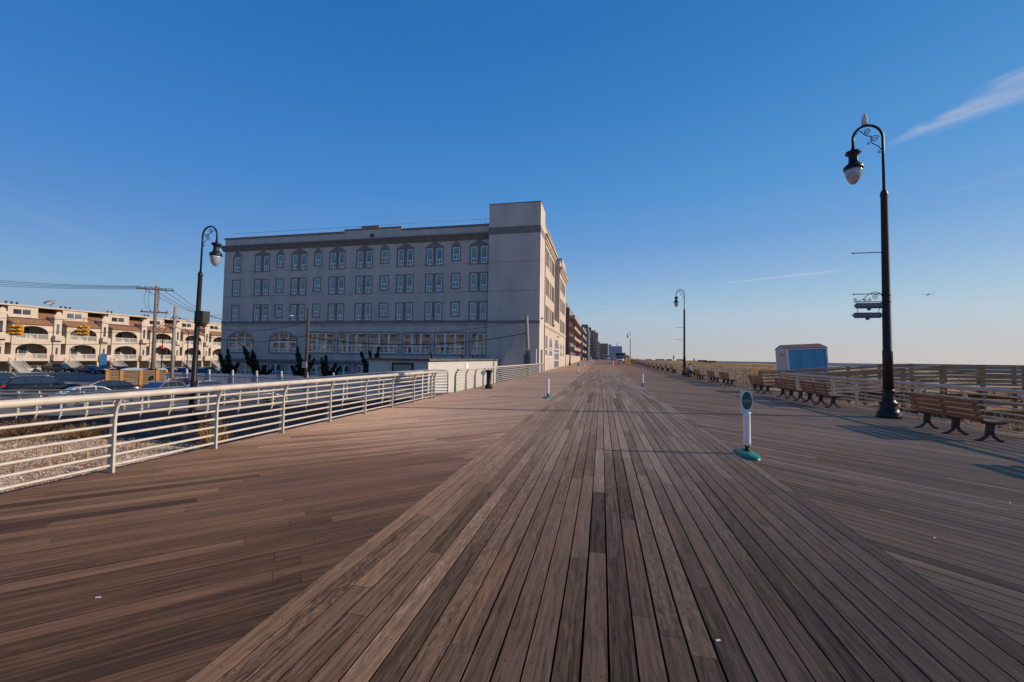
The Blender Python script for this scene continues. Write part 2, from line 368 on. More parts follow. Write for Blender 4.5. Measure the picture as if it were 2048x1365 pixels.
sm=MB(); xs=[9.7+i*.8 for i in range(16)]+[23+i*2.2 for i in range(20)]+[69+i*6 for i in range(12)]+[142+i*8 for i in range(15)]+[300,420]
ys=[-30,-15]+[-8+i*1.0 for i in range(60)]+[54+i*3 for i in range(40)]+[180+i*20 for i in range(22)]+[700,900,1300,2000,4000,9000,20000]
for y in ys:
    for x in xs: sm.v.append((x,y,sand_h(x,y)))
nx=len(xs)
for j in range(len(ys)-1):
    for i in range(nx-1):
        a=j*nx+i; sm.f.append((a,a+1,a+nx+1,a+nx)); sm.mi.append(0); sm.sm.append(True)
def sand_mat():
    m=bpy.data.materials.new('sand'); m.use_nodes=True; n=m.node_tree.nodes; l=m.node_tree.links; p=n['Principled BSDF']; p.inputs['Roughness'].default_value=.95; p.inputs['Specular IOR Level'].default_value=.1
    t=n.new('ShaderNodeTexCoord'); z=n.new('ShaderNodeTexNoise'); z.inputs['Scale'].default_value=.09; z.inputs['Detail'].default_value=8; z.inputs['Roughness'].default_value=.65; l.new(t.outputs['Object'],z.inputs['Vector'])
    sx=n.new('ShaderNodeSeparateXYZ'); l.new(t.outputs['Object'],sx.inputs[0])
    mr=n.new('ShaderNodeMapRange'); l.new(sx.outputs[0],mr.inputs[0]); mr.inputs[1].default_value=40; mr.inputs[2].default_value=110; mr.inputs[3].default_value=.16; mr.inputs[4].default_value=-.28
    ad=n.new('ShaderNodeMath'); l.new(z.outputs['Fac'],ad.inputs[0]); l.new(mr.outputs[0],ad.inputs[1])
    r=n.new('ShaderNodeValToRGB'); e=r.color_ramp.elements; e[0].position=.38; e[0].color=(.50,.42,.33,1); e[1].position=.56; e[1].color=(.34,.22,.10,1); k=e.new(.72); k.color=(.26,.155,.06,1)
    l.new(ad.outputs[0],r.inputs[0]); l.new(r.outputs[0],p.inputs['Base Color'])
    z2=n.new('ShaderNodeTexNoise'); z2.inputs['Scale'].default_value=3; z2.inputs['Detail'].default_value=8; l.new(t.outputs['Object'],z2.inputs['Vector'])
    b=n.new('ShaderNodeBump'); b.inputs['Distance'].default_value=.15; l.new(z2.outputs['Fac'],b.inputs['Height']); l.new(b.outputs[0],p.inputs['Normal'])
    return m
struct('beach_sand',sm,sand_mat())
def sea_mat():
    m=bpy.data.materials.new('sea_water'); m.use_nodes=True; n=m.node_tree.nodes; l=m.node_tree.links; p=n['Principled BSDF']; p.inputs['Roughness'].default_value=.55; p.inputs['IOR'].default_value=1.2; p.inputs['Specular IOR Level'].default_value=.12
    t=n.new('ShaderNodeTexCoord'); mp=n.new('ShaderNodeMapping'); mp.inputs['Scale'].default_value=(1,.18,1); l.new(t.outputs['Object'],mp.inputs[0])
    z=n.new('ShaderNodeTexNoise'); z.inputs['Scale'].default_value=.045; z.inputs['Detail'].default_value=7; z.inputs['Distortion'].default_value=.5; l.new(mp.outputs[0],z.inputs['Vector'])
    sx=n.new('ShaderNodeSeparateXYZ'); l.new(t.outputs['Object'],sx.inputs[0])
    mr=n.new('ShaderNodeMapRange'); l.new(sx.outputs[0],mr.inputs[0]); mr.inputs[1].default_value=228; mr.inputs[2].default_value=300; mr.inputs[3].default_value=.23; mr.inputs[4].default_value=-.16
    ad=n.new('ShaderNodeMath'); l.new(z.outputs['Fac'],ad.inputs[0]); l.new(mr.outputs[0],ad.inputs[1])
    r=n.new('ShaderNodeValToRGB'); e=r.color_ramp.elements; e[0].position=.56; e[0].color=(.07,.115,.165,1); e[1].position=.62; e[1].color=(.75,.76,.78,1)
    l.new(ad.outputs[0],r.inputs[0]); l.new(r.outputs[0],p.inputs['Base Color'])
    z2=n.new('ShaderNodeTexNoise'); z2.inputs['Scale'].default_value=.35; z2.inputs['Detail'].default_value=8; l.new(mp.outputs[0],z2.inputs['Vector'])
    b=n.new('ShaderNodeBump'); b.inputs['Distance'].default_value=.9; l.new(z2.outputs['Fac'],b.inputs['Height']); l.new(b.outputs[0],p.inputs['Normal'])
    return m
se=MB(); se.quad((215,-2000,-3.05),(40000,-2000,-3.05),(40000,40000,-3.05),(215,40000,-3.05)); struct('sea',se,sea_mat())
GZ=-2.35
def asphalt_mat():
    return mat('asphalt',(.085,.083,.085),.85,var=.35,scale=.5,bump=.006,bscale=60,col2=(.135,.13,.125))
la=MB(); la.quad((-30000,-2000,GZ),(9.7,-2000,GZ),(9.7,30000,GZ),(-30000,30000,GZ)); struct('ground',la,mat('earth',(.16,.14,.11),.95,var=.25,scale=.05))
pk=MB(); pk.quad((-72,18.2,GZ+.02),(-7,18.2,GZ+.02),(-7,45.5,GZ+.02),(-72,45.5,GZ+.02)); struct('car_park_asphalt',pk,asphalt_mat())
rd=MB(); rd.quad((-88,-60,GZ+.012),(-72,-60,GZ+.012),(-72,160,GZ+.012),(-88,160,GZ+.012)); struct('street',rd,mat('street_asphalt',(.10,.098,.098),.8,var=.25,scale=.4,bump=.004,bscale=50))
sw=MB(); sw.box(-99.9,-88,-60,160,GZ-.1,GZ+.14); struct('pavement',sw,mat('pavement_concrete',(.30,.28,.25),.85,var=.15,scale=1.0,bump=.003))
ln=MB()
for i in range(14): ln.box(-79.85+.1,-80.0,-8+i*9,-4+i*9,GZ+.016,GZ+.018)
for i in range(12): ln.box(-62+i*2.75,-61.9+i*2.75,22,27,GZ+.024,GZ+.026)
struct('road_markings',ln,mat('marking_paint',(.6,.6,.58),.7,var=.2,scale=3))
def gravel_mat():
    m=bpy.data.materials.new('gravel_stones'); m.use_nodes=True; n=m.node_tree.nodes; l=m.node_tree.links; p=n['Principled BSDF']; p.inputs['Roughness'].default_value=.9
    t=n.new('ShaderNodeTexCoord'); v=n.new('ShaderNodeTexVoronoi'); v.inputs['Scale'].default_value=13; v.inputs['Randomness'].default_value=1; l.new(t.outputs['Object'],v.inputs['Vector'])
    r=n.new('ShaderNodeValToRGB'); e=r.color_ramp.elements; e[0].position=0; e[0].color=(.10,.06,.035,1); e[1].position=1; e[1].color=(.80,.60,.42,1); k=e.new(.5); k.color=(.42,.28,.175,1)
    s=n.new('ShaderNodeSeparateColor'); l.new(v.outputs['Color'],s.inputs[0]); l.new(s.outputs[0],r.inputs[0])
    z=n.new('ShaderNodeTexNoise'); z.inputs['Scale'].default_value=.5; z.inputs['Detail'].default_value=6; l.new(t.outputs['Object'],z.inputs['Vector'])
    mr=n.new('ShaderNodeMapRange'); l.new(z.outputs['Fac'],mr.inputs[0]); mr.inputs[1].default_value=.48; mr.inputs[2].default_value=.66; mr.inputs[4].default_value=.8
    mx=n.new('ShaderNodeMix'); mx.data_type='RGBA'; l.new(mr.outputs[0],mx.inputs[0]); l.new(r.outputs[0],mx.inputs[6]); mx.inputs[7].default_value=(.22,.11,.045,1); l.new(mx.outputs[2],p.inputs['Base Color'])
    b=n.new('ShaderNodeBump'); b.inputs['Distance'].default_value=.012; b.invert=True; l.new(v.outputs['Distance'],b.inputs['Height']); l.new(b.outputs[0],p.inputs['Normal'])
    return m
gm=MB(); gx=[-42+i*1.0 for i in range(36)]; gy=[-6+i*1.0 for i in range(21)]
for y in gy:
    for x in gx: gm.v.append((x,y,GZ+.06+.06*fbm(x,y,.7)+.35*smooth(-13,-7,x)))
for j in range(20):
    for i in range(35): a=j*36+i; gm.f.append((a,a+1,a+37,a+36)); gm.mi.append(0); gm.sm.append(True)
struct('gravel',gm,gravel_mat())
st=MB(); st_rnd=random.Random(5)
for i in range(30000):
    x=-10.2-st_rnd.random()**.9*21; y=3.6+st_rnd.random()*11.0
    s=st_rnd.uniform(.016,.042); z=GZ+.06+.06*fbm(x,y,.7)+.35*smooth(-13,-7,x)+s*.2; a=st_rnd.uniform(0,6.3); ca,sa=math.cos(a)*s,math.sin(a)*s; q=st_rnd.uniform(.5,.9); tt=st_rnd.random()+(.0 if fbm(x,y,.5)<.25 else -.35)
    p=[(x+ca,y+sa,z),(x-sa*q,y+ca*q,z),(x-ca,y-sa,z),(x+sa*q,y-ca*q,z),(x+st_rnd.uniform(-.3,.3)*s,y,z+s*st_rnd.uniform(.5,.9))]
    for k in range(4): st.poly([p[k],p[(k+1)%4],p[4]]); st.tint.append(tt); st.uv.append([(0,0)]*3)
def stone_mat():
    m=bpy.data.materials.new('pebble'); m.use_nodes=True; n=m.node_tree.nodes; l=m.node_tree.links; p=n['Principled BSDF']; p.inputs['Roughness'].default_value=.9; p.inputs['Specular IOR Level'].default_value=.15
    at=n.new('ShaderNodeAttribute'); at.attribute_name='tint'; r=n.new('ShaderNodeValToRGB'); e=r.color_ramp.elements; e[0].position=0; e[0].color=(.20,.11,.065,1); e[1].position=1; e[1].color=(.74,.58,.43,1); k=e.new(.5); k.color=(.48,.32,.21,1)
    l.new(at.outputs['Fac'],r.inputs[0]); l.new(r.outputs[0],p.inputs['Base Color']); return m
tag(st.build('pebbles',stone_mat()),'tan and pinkish pebbles covering the ground below the left railing','pebbles',kind='stuff')

# ------------------------------------------------------------ grass
def blades(mb,x,y,z,n,h,spread,lean,nm=2):
    for _ in range(n):
        a=rnd.uniform(0,2*PI); r=rnd.uniform(0,spread); bx=x+r*math.cos(a); by=y+r*math.sin(a); hh=h*rnd.uniform(.55,1.15)
        d=rnd.uniform(0,2*PI); k=rnd.uniform(.1,1)*lean*hh; w_=rnd.uniform(.006,.013)*(1+h)
        px,py=math.cos(d+PI/2)*w_,math.sin(d+PI/2)*w_
        m1=(bx+math.cos(d)*k*.3,by+math.sin(d)*k*.3,z+hh*.6); t=(bx+math.cos(d)*k,by+math.sin(d)*k,z+hh)
        mb.cur=rnd.randrange(nm)
        mb.quad((bx-px,by-py,z-.03),(bx+px,by+py,z-.03),(m1[0]+px*.7,m1[1]+py*.7,m1[2]),(m1[0]-px*.7,m1[1]-py*.7,m1[2]))
        mb.poly([(m1[0]-px*.7,m1[1]-py*.7,m1[2]),(m1[0]+px*.7,m1[1]+py*.7,m1[2]),t])
G1=mat('straw',(.40,.25,.10),.8); G2=mat('straw_pale',(.55,.38,.19),.8); G3=mat('straw_rust',(.28,.115,.03),.8); G4=mat('straw_dark',(.10,.065,.03),.85)
g=MB()
for i in range(7000):
    t=rnd.random(); y=2+ (t**1.5)*95; x=9.85+rnd.random()**1.3*(12+y*.45)
    if 23.6<y<28.9 and x<24: continue
    if fbm(x,y,.35)<-.45 and y<30: continue
    far=1+y/60
    blades(g,x,y,sand_h(x,y),int(8),.42*rnd.uniform(.7,1.3)*(1 if y<40 else .8),.18*far,.8,4)
tag(g.build('dune_grass',[G1,G2,G3,G4]),'dry golden dune grass growing beyond the right railing','grass',kind='stuff')
g=MB()
for i in range(260):
    x=rnd.uniform(-34,-12); y=14.5-abs(rnd.gauss(0,2.4))
    if y<5: continue
    if fbm(x,y,.5)<-.1: continue
    blades(g,x,y,GZ+.08,6,rnd.uniform(.15,.4),.2,.9,3)
tag(g.build('dry_weeds',[G3,G1,G4]),'rust coloured dry weeds scattered over the gravel below the railing','weeds',kind='stuff')
def shrub(x,y,z,r,h,label,mats,group=None,n=420,name='dry_shrub'):
    b=MB()
    for _ in range(n):
        a=rnd.uniform(0,2*PI); rr=r*math.sqrt(rnd.random())*.9; ex=math.cos(a)*rr; ey=math.sin(a)*rr; ez=h*rnd.uniform(.35,1)*(1-.35*(rr/r)**2)
        b.cur=rnd.randrange(len(mats)); b.tube([(ex*.15,ey*.15,0),(ex*.6,ey*.6,ez*.55),(ex,ey,ez)],[.012,.008,.003],3,caps=False)
        for k in range(3):
            lx,ly,lz=ex+rnd.uniform(-.1,.1),ey+rnd.uniform(-.1,.1),ez+rnd.uniform(-.15,.05); s=.03
            b.poly([(lx,ly,lz),(lx+rnd.uniform(-s,s),ly+s,lz+rnd.uniform(-s,s)),(lx+s,ly,lz+rnd.uniform(-s,s)*2)])
    o=b.build(name,mats,loc=(x,y,z)); tag(o,label,'shrub',group); return o
shrub(-28.6,12.6,GZ+.06,1.3,1.1,'brown leafless thicket against the dark boards below the ramp, leftmost',[G4,mat('twig_red',(.15,.06,.035),.9),G3],'dry shrubs on the gravel')
shrub(-25.4,13.3,GZ+.06,1.6,.9,'wide dark brown bramble heap in front of the ramp boards',[G4,mat('twig_grey',(.11,.085,.07),.9),G3],'dry shrubs on the gravel')
shrub(-22.6,13.9,GZ+.06,1.0,.75,'small orange leaved bramble beside the ramp boards',[G3,G4,G1],'dry shrubs on the gravel',260)
shrub(-15.2,13.6,GZ+.06,.7,1.5,'thin upright yellow leaved weed right of the lamp footing',[G3,mat('leaf_yellow',(.45,.27,.05),.8)],'dry shrubs on the gravel',140)

# ------------------------------------------------------------ railings
def rail_run(pts,sgn,axis,label,group,ztop=1.03,name='railing',zoff=0,lowz=0,nbars=7):
    """pts: post foot positions; sgn*axis: inward direction of the curved post tops"""
    root=empty(name,(pts[0][0],pts[0][1],pts[0][2]),label,'railing',group)
    o=Vector(pts[0]); P_=[Vector(p)-o for p in pts]; inn=Vector(axis)*sgn
    along=(P_[-1]-P_[0]); along.z=0; along.normalize()
    hr=MB(); hr.tube([p+inn*.11+Vector((0,0,ztop)) for p in P_],.047,12); 
    # joint sleeves
    hr.build('handrail',M_rail,root)
    for k in range(nbars):
        b=MB(); z=.095+.134*k; off=.0 if k<5 else .012*(k-4)
        b.tube([p+inn*off+Vector((0,0,z)) for p in P_],.019,8); b.build('rail_bar',M_rail,root)
    key=(round(ztop,2),tuple(round(v,3) for v in (inn*1)),lowz)
    if key not in POSTM:
        b=MB(); prof=[(-lowz,0,.058),(.0,0,.055),(.45,0,.046),(.70,.0,.044),(.82,.012,.044),(.90,.04,.042),(.96,.075,.036),(.99,.10,.03)]
        q=[]
        L=[]; 
        for z,off,hw in prof: L.append((off-hw,z)); 
        Rr_=[(off+hw,z) for z,off,hw in prof]
        poly=L+Rr_[::-1]
        b.prism([(p[0],p[1]) for p in poly],-along*.014,inn,(0,0,1),along,.028)
        me=b.build('post',M_rail,root,recalc=True); POSTM[key]=me.data; bpy.data.objects.remove(me)
    for p in P_:
        po=bpy.data.objects.new('post',POSTM[key]); C.objects.link(po); po.parent=root; po.location=p
    return root
POSTM={}
rail_run([(-6.42,4.25+1.493*i,0) for i in range(-5,8)]+[(-6.42,15.0,0)],1,(1,0,0),'long cream railing along the near left edge of the boardwalk, sunlit','boardwalk railings')
# left run beyond the ramp opening, with the wall corner end
rail_run([(-6.55,17.75+1.5*i,0) for i in range(0,19)]+[(-6.55,45.9,0)],1,(1,0,0),'cream railing on the left between the ramp opening and the grey building','boardwalk railings')
def rp(y): return (9.28,y,rise(y))
rail_run([rp(23.9-1.56*i) for i in range(17,-1,-1)],-1,(1,0,0),'grey white railing behind the near benches on the right','boardwalk railings')
rail_run([rp(28.6+1.55*i) for i in range(0,55)],-1,(1,0,0),'far railing beside the dune, running behind the distant benches','boardwalk railings')
rail_run([rp(113.9+3.1*i) for i in range(0,18)],-1,(1,0,0),'most distant stretch of seaside railing past the last lamp','boardwalk railings')
# ramp: leaves the boardwalk and runs down to the left
RA=[(-6.45,0.0),(-9,-.12),(-13,-.52),(-17.2,-.92),(-21,-1.18),(-26,-1.58),(-31,-1.72),(-44,-2.2)]
def rampz(x):
    for (a,b),(c,d) in zip(RA,RA[1:]):
        if x>=c: return b+(d-b)*(x-a)/(c-a)
    return RA[-1][1]
y0r,y1r=15.05,17.7
ramp=empty('ramp',(-6.6,15.05,0),'timber access ramp sloping down from the boardwalk to the car park on the left','ramp')
b=MB(); o=Vector((-6.6,15.05,0))
for i in range(len(RA)-1):
    x0,z0=RA[i]; x1,z1=RA[i+1]
    if i==0: x0=-6.67
    n=max(1,int(abs(x1-x0)/.15))
    for k in range(n):
        a=x0+(x1-x0)*k/n; c=x0+(x1-x0)*(k+1)/n+.008
        za,zc=z0+(z1-z0)*k/n,z0+(z1-z0)*(k+1)/n
        b.hexa([Vector(p)-o for p in ((c,y0r,zc-.05),(a,y0r,za-.05),(a,y1r,za-.05),(c,y1r,zc-.05),(c,y0r,zc),(a,y0r,za),(a,y1r,za),(c,y1r,zc))])
b.build('ramp_deck',mat('ramp_wood',(.16,.125,.105),.8,var=.35,scale=1.5,stretch=(5,.4,1)),ramp)
b=MB()
for yy in (y0r-.05,y1r):
    for i in range(len(RA)-1):
        x0,z0=RA[i]; x1,z1=RA[i+1]
        if i==0: x0=-6.68
        b.hexa([Vector(p)-o for p in ((x1,yy,z1-.34),(x0,yy,z0-.34),(x0,yy+.05,z0-.34),(x1,yy+.05,z1-.34),(x1,yy,z1-.004),(x0,yy,z0-.004),(x0,yy+.05,z0-.004),(x1,yy+.05,z1-.004))])
b.build('fascia_board',mat('ramp_fascia',(.10,.085,.075),.85,var=.25,scale=2,stretch=(.4,1,5)),ramp)
b=MB(); x=-6.7
while x>-43:
    wv=rnd.uniform(.13,.17); zt=rampz(x)-.35+rnd.uniform(-.02,.0); dy=rnd.uniform(0,.02)
    b.box(x-wv+.012-o.x,x-o.x,y0r+.02+dy-o.y,y0r+.06+dy-o.y,GZ-.02-o.z,zt-o.z); x-=wv
b.build('skirt_boards',mat('skirt_wood',(.115,.105,.105),.9,var=.45,scale=2.2,stretch=(5,5,.5),bump=.004),ramp)
def ramp_posts(y):
    xs=[-6.9,-8.6,-10.4,-12.1,-13.8,-15.5,-17.2,-19.3,-20.96,-22.65,-24.35,-26.05,-27.7,-29.0,-30.8,-32.5,-34.2,-36,-38]
    return [(x,y,rampz(x)) for x in xs]
rail_run(ramp_posts(14.98),1,(0,1,0),'grey railing on the near side of the sloping ramp','ramp railings',lowz=.3)
rail_run(ramp_posts(17.72),-1,(0,1,0),'grey railing on the far side of the sloping ramp, nearer the cars','ramp railings',lowz=.3)

# ------------------------------------------------------------ street lamps
def spiral(cx,cz,r0,r1,turns,a0,n=26,dirn=1):
    return [(cx+(r0+(r1-r0)*i/n)*math.cos(a0+dirn*2*PI*turns*i/n),0,cz+(r0+(r1-r0)*i/n)*math.sin(a0+dirn*2*PI*turns*i/n)) for i in range(n+1)]
def make_lamp(loc,label,group,rz=0,banner=True):
    # arm reaches along local -X
    root=empty('street_lamp',loc,label,'street lamp',group,rz)
    b=MB(); b.lathe([(.30,0),(.30,.06),(.285,.10),(.285,.17),(.25,.21),(.235,.25),(.215,.29),(.20,.36),(.22,.41),(.22,.46),(.165,.50),(.15,.62),(.135,.74),(.15,.78),(.15,.82),(.125,.86)],20)
    b.build('base',M_black,root)
    b=MB(); b.lathe([(.128,.86),(.122,1.9),(.125,1.93),(.125,1.99),(.112,2.02),(.085,6.75),(.098,6.78),(.098,6.86),(.06,6.95),(.05,6.97)],14)
    b.build('pole',M_black,root)
    a=[(0,0,6.9),(0,0,8.3)]; R_=.40
    for i in range(0,17):
        t=PI*i/16; a.append((-R_+R_*math.cos(t),0,8.62+R_*math.sin(t)*1.05))
    a.append((-2*R_,0,8.30))
    b=MB(); b.tube(a,.037,10); b.build('gooseneck_arm',M_black,root)
    b=MB()
    b.tube(spiral(-.20,8.60,.11,.02,1.6,.3),.011,5,True); b.tube(spiral(-.40,8.86,.10,.02,1.6,-1.2,dirn=-1),.011,5)
    b.tube([(-.01,0,8.2),(-.12,0,8.36),(-.28,0,8.46),(-.32,0,8.58),(-.30,0,8.70)],.013,5); b.tube([(-.30,0,8.68),(-.45,0,8.72),(-.60,0,8.88),(-.68,0,8.90)],.013,5)
    b.tube(spiral(-.09,8.17,.05,.01,1.3,1.2),.009,5); b.tube(spiral(-.70,8.82,.05,.01,1.3,1.2),.009,5); b.tube(spiral(-.38,8.46,.045,.01,1.2,0),.009,5)
    b.build('scroll_bracket',M_black,root)
    hx=-.8
    b=MB(); b.lathe([(.05,8.36),(.055,8.30),(.10,8.27),(.19,8.24),(.20,8.17),(.13,8.14),(.115,8.05),(.12,7.93),(.14,7.86),(.20,7.82),(.245,7.77),(.255,7.70),(.24,7.66)],18,(hx,0,0)); b.build('lamp_housing',M_black,root)
    b=MB(); b.lathe([(.225,7.68),(.225,7.60),(.205,7.48),(.165,7.36),(.11,7.26),(.05,7.21),(.01,7.20)],18,(hx,0,0)); b.build('lamp_globe',M_globe,root)
    if banner:
        for z in (5.03,3.75):
            b=MB(); b.tube([(-.06,0,z),(-.86,0,z)],.014,6); b.lathe([(.024,-.02),(.024,.02)],8,(-.86,0,z)); b.build('banner_arm',M_black,root)
    return root
lampR=make_lamp((8.45,14.5,0),'tall black lamp with a gull on its arm, beside the nearest bench on the right','boardwalk lamps')
index_kids()
dup(lampR,(8.45,45.6,rise(45.6)),0,'black gooseneck lamp further along the right, between two bench groups')
dup(lampR,(8.45,129,rise(129)),0,'distant right hand lamp by the yellow figures, second farthest')
dup(lampR,(8.45,221,rise(221)),0,'farthest and smallest lamp, in front of the blue glass tower')
dup(lampR,(-6.2,82,rise(82)),PI,'lamp on the left standing just past the sunlit side of the grey building')
dup(lampR,(-6.2,152,rise(152)),PI,'small far left lamp in front of the green glazed block')
lampL=make_lamp((-18.092,15.003,-1.62),'black lamp on a concrete footing below the boardwalk, carrying a speaker box and notice','street lamp',PI,False)
lampL['group']='car park lamp'; lampL.rotation_euler=(0,-.018,PI)
b=MB(); b.lathe([(.33,-.75),(.33,0.0),(.30,.02)],16); b.build('footing',M_conc,lampL)
b=MB(); b.lathe([(.125,-.28),(.125,.28)],16,(0,0,4.85)); b.build('mounting_band',M_black,lampL)
b=MB(); b.box(-.48,-.14,-.17,.17,4.62,5.14); b.box(-.49,-.475,-.12,.12,4.66,5.1); b.build('speaker_box',mat('box_black',(.02,.021,.02),.5,var=.2,scale=10),lampL)
tagp=MB(); tagp.box(-.08,.24,-.16,-.15,1.35,1.95); o=tagp.build('notice',mat('notice_white',(.52,.56,.56),.7,var=.05,scale=9),lampL); 
b=MB()
for i,z in enumerate((1.87,1.80,1.73,1.66,1.58,1.5)): b.box(-.03,.14+.03*(i%2),-.166,-.163,z-.018,z+.012)
b.build('notice_print',mat('print_green',(.08,.22,.2),.7),o)
# gull on the nearest lamp
b=MB()
def ell(mb,c,r,n=10,m=7,ry=0):
    pr=[]
    base=len(mb.v)
    for i in range(m+1):
        t=PI*i/m
        for k in range(n):
            p=2*PI*k/n; x=r[0]*math.cos(t); yy=r[1]*math.sin(t)*math.cos(p); z=r[2]*math.sin(t)*math.sin(p)
            x,z=x*math.cos(ry)-z*math.sin(ry),x*math.sin(ry)+z*math.cos(ry); mb.v.append((c[0]+x,c[1]+yy,c[2]+z))
    for i in range(m):
        for k in range(n): k2=(k+1)%n; mb.f.append((base+i*n+k,base+i*n+k2,base+(i+1)*n+k2,base+(i+1)*n+k)); mb.mi.append(mb.cur); mb.sm.append(True)
bird=empty('gull',(7.98,14.5,9.075),'pale gull perched on top of the arm of the nearest right hand lamp','bird',None,-2.0)
b=MB(); ell(b,(0,0,.13),(.15,.07,.08),12,9,1.15); ell(b,(.065,0,.275),(.048,.038,.042),10,7,0); b.tube([(.045,0,.19),(.065,0,.27)],[.05,.036],8); b.tube([(-.0,.02,.09),(-.02,.02,.0)],.006,5); b.tube([(-.0,-.02,.09),(-.02,-.02,.0)],.006,5)
b.build('body',mat('feather_white',(.62,.58,.52),.8,var=.12,scale=30),bird)
b=MB(); ell(b,(-.03,.055,.125),(.16,.02,.055),10,7,1.15); ell(b,(-.03,-.055,.125),(.16,.02,.055),10,7,1.15); b.build('wings',mat('feather_grey',(.25,.25,.27),.8,var=.2,scale=30),bird)
b=MB(); b.tube([(.105,0,.27),(.16,0,.26)],[.012,.003],6); b.build('beak',mat('beak_yellow',(.5,.33,.05),.5),bird)
# hanging street sign on the near lamp
sg=empty('hanging_sign',(8.45,14.5,3.05),'pair of dark blue scroll framed street name boards hung from the nearest right lamp','street sign')
b=MB(); b.tube([(-.02,0,.46),(-.86,0,.46)],.014,6); b.tube([(-.1,0,.66),(-.2,0,.74),(-.32,0,.76),(-.45,0,.70),(-.6,0,.55),(-.76,0,.47)],.010,6)
b.tube(spiral(-.28,.60,.09,.015,1.6,.4),.009,5); b.tube(spiral(-.43,.52,.05,.01,1.4,1),.008,5); b.tube(spiral(-.55,.52,.05,.01,1.4,2),.008,5); b.tube(spiral(-.83,.53,.055,.01,1.4,-1.2),.009,5)
b.lathe([(.118,-.012),(.118,.012)],14,(0,0,.66)); b.lathe([(.12,-.012),(.12,.012)],14,(0,0,.45)); b.build('scroll_frame',M_black,sg)
M_sign=mat('sign_blue',(.035,.05,.08),.45,var=.15,scale=8); M_let=mat('sign_lettering',(.42,.42,.48),.5)
def plate(z,xc,text,hw=.40,hh=.085):
    b=MB(); poly=[(-hw,0),(-hw+.07,-hh),(hw-.07,-hh),(hw,0),(hw-.07,hh),(-hw+.07,hh)]
    b.prism(poly,(xc,.008,z),(1,0,0),(0,0,1),(0,-1,0),.016)
    b.prism([(.055*math.cos(t*PI/7),-hh+.055*math.sin(t*PI/7)-.01) for t in range(14)],(xc,.011,z),(1,0,0),(0,0,1),(0,-1,0),.022)
    p=b.build('name_board',M_sign,sg,recalc=True)
    cu=bpy.data.curves.new('lettering','FONT'); cu.body=text; cu.size=.088; cu.align_x='CENTER'; cu.align_y='CENTER'; cu.extrude=.001
    t0_=bpy.data.objects.new('lettering_curve',cu); C.objects.link(t0_); cu.resolution_u=3
    me=bpy.data.meshes.new_from_object(t0_.evaluated_get(bpy.context.evaluated_depsgraph_get())); bpy.data.objects.remove(t0_); me.materials.clear(); me.materials.append(M_let)
    t=bpy.data.objects.new('lettering',me); C.objects.link(t); t.parent=p; t.location=(xc,-.0115,z+.008); t.rotation_euler=(PI/2,0,0)
    return p
plate(.34,-.46,'LAURELTON BLVD'); plate(.045,-.50,'SAN AT DUNES BEACH',.41)
b=MB(); b.tube([(-.78,0,.26),(-.75,0,.13)],.008,5); b.tube([(-.18,0,.26),(-.22,0,.13)],.008,5); b.build('hanger',M_black,sg)

# ------------------------------------------------------------ benches
M_slat=mat('bench_wood',(.215,.105,.058),.65,var=.35,scale=2.5,stretch=(4,.5,4),bump=.001)
def make_bench(loc,label):
    # length along Y, back towards -X, seat opening to +X
    root=empty('bench',loc,label,'bench','benches facing the sea'); Lh=.98
    # side profile of back and seat: (x,z)
    def slat(x,z,w,t,ang,nm):
        b=MB(); d=Vector((math.cos(ang),0,math.sin(ang))); nrm=Vector((-math.sin(ang),0,math.cos(ang)))
        b.obox((x,0,z),d,(0,1,0),nrm,w/2,Lh,t/2); return b.build(nm,M_slat,root)
    ba=math.radians(105)
    bk=MB(); 
    for i,(x,z) in enumerate(((-.235,.485),(-.262,.60),(-.291,.715),(-.322,.83))):
        bk.obox((x,0,z),(math.cos(ba),0,math.sin(ba)),(0,1,0),(-math.sin(ba),0,math.cos(ba)),.046,Lh,.015)
    bk.build('backrest',M_slat,root)
    st=MB()
    for i,(x,z,a) in enumerate(((-.13,.425,-.10),(-.02,.42,0),(.09,.425,.05),(.20,.432,.05))):
        st.obox((x,0,z),(math.cos(a),0,math.sin(a)),(0,1,0),(-math.sin(a),0,math.cos(a)),.05,Lh,.018)
    st.build('seat',M_slat,root)
    for y in (-.86,0,.86):
        b=MB(); yh=.028
        def arc(pts,w):
            for p,q in zip(pts,pts[1:]):
                d=Vector((q[0]-p[0],0,q[1]-p[1])); m=((p[0]+q[0])/2,y,(p[1]+q[1])/2); L=d.length/2+.006; n_=Vector((-d.z,0,d.x)); b.obox(m,d,(0,1,0),n_,L,yh,w/2)
        arc([(.25,.395),(.05,.378),(-.12,.385),(-.19,.42),(-.245,.60),(-.30,.88)],.042)
        arc([(-.01,.37),(-.03,.20),(-.03,.14)],.13)
        arc([(-.04,.20),(-.09,.10),(-.17,.03),(-.27,.012)],.04); arc([(-.0,.20),(.05,.10),(.12,.03),(.20,.012)],.04)
        b.build('support',M_iron,root)
    return root
BY=[11.62,17.85,20.35,23.85]; 
BY2=[29.65,32.95,37.5,42.1,50.4,54.8,59.4,64.2,69.3,74.8,80.5,86.5,93,99.5,106,113,120,127.5]
b0=make_bench((8.12,BY[0],0),'nearest slatted bench, right of the tall black lamp')
index_kids()
bl=['slatted bench next to the tall lamp, third from the blue hut side','middle bench of the three left of the tall lamp','bench closest to the boardwalk opening, left end of the near three']
for y,l in zip(BY[1:],bl): dup(b0,(8.22,y,0),0,l)
dup(b0,(8.1,7.55,0),0,'bench just beyond the right edge, known by its blue shadow on the deck')
bl2=['bench just past the opening, right one of a close pair','bench just past the opening, left one of a close pair','bench right of the person with the bicycle','bench with the seated person, right of the second lamp']
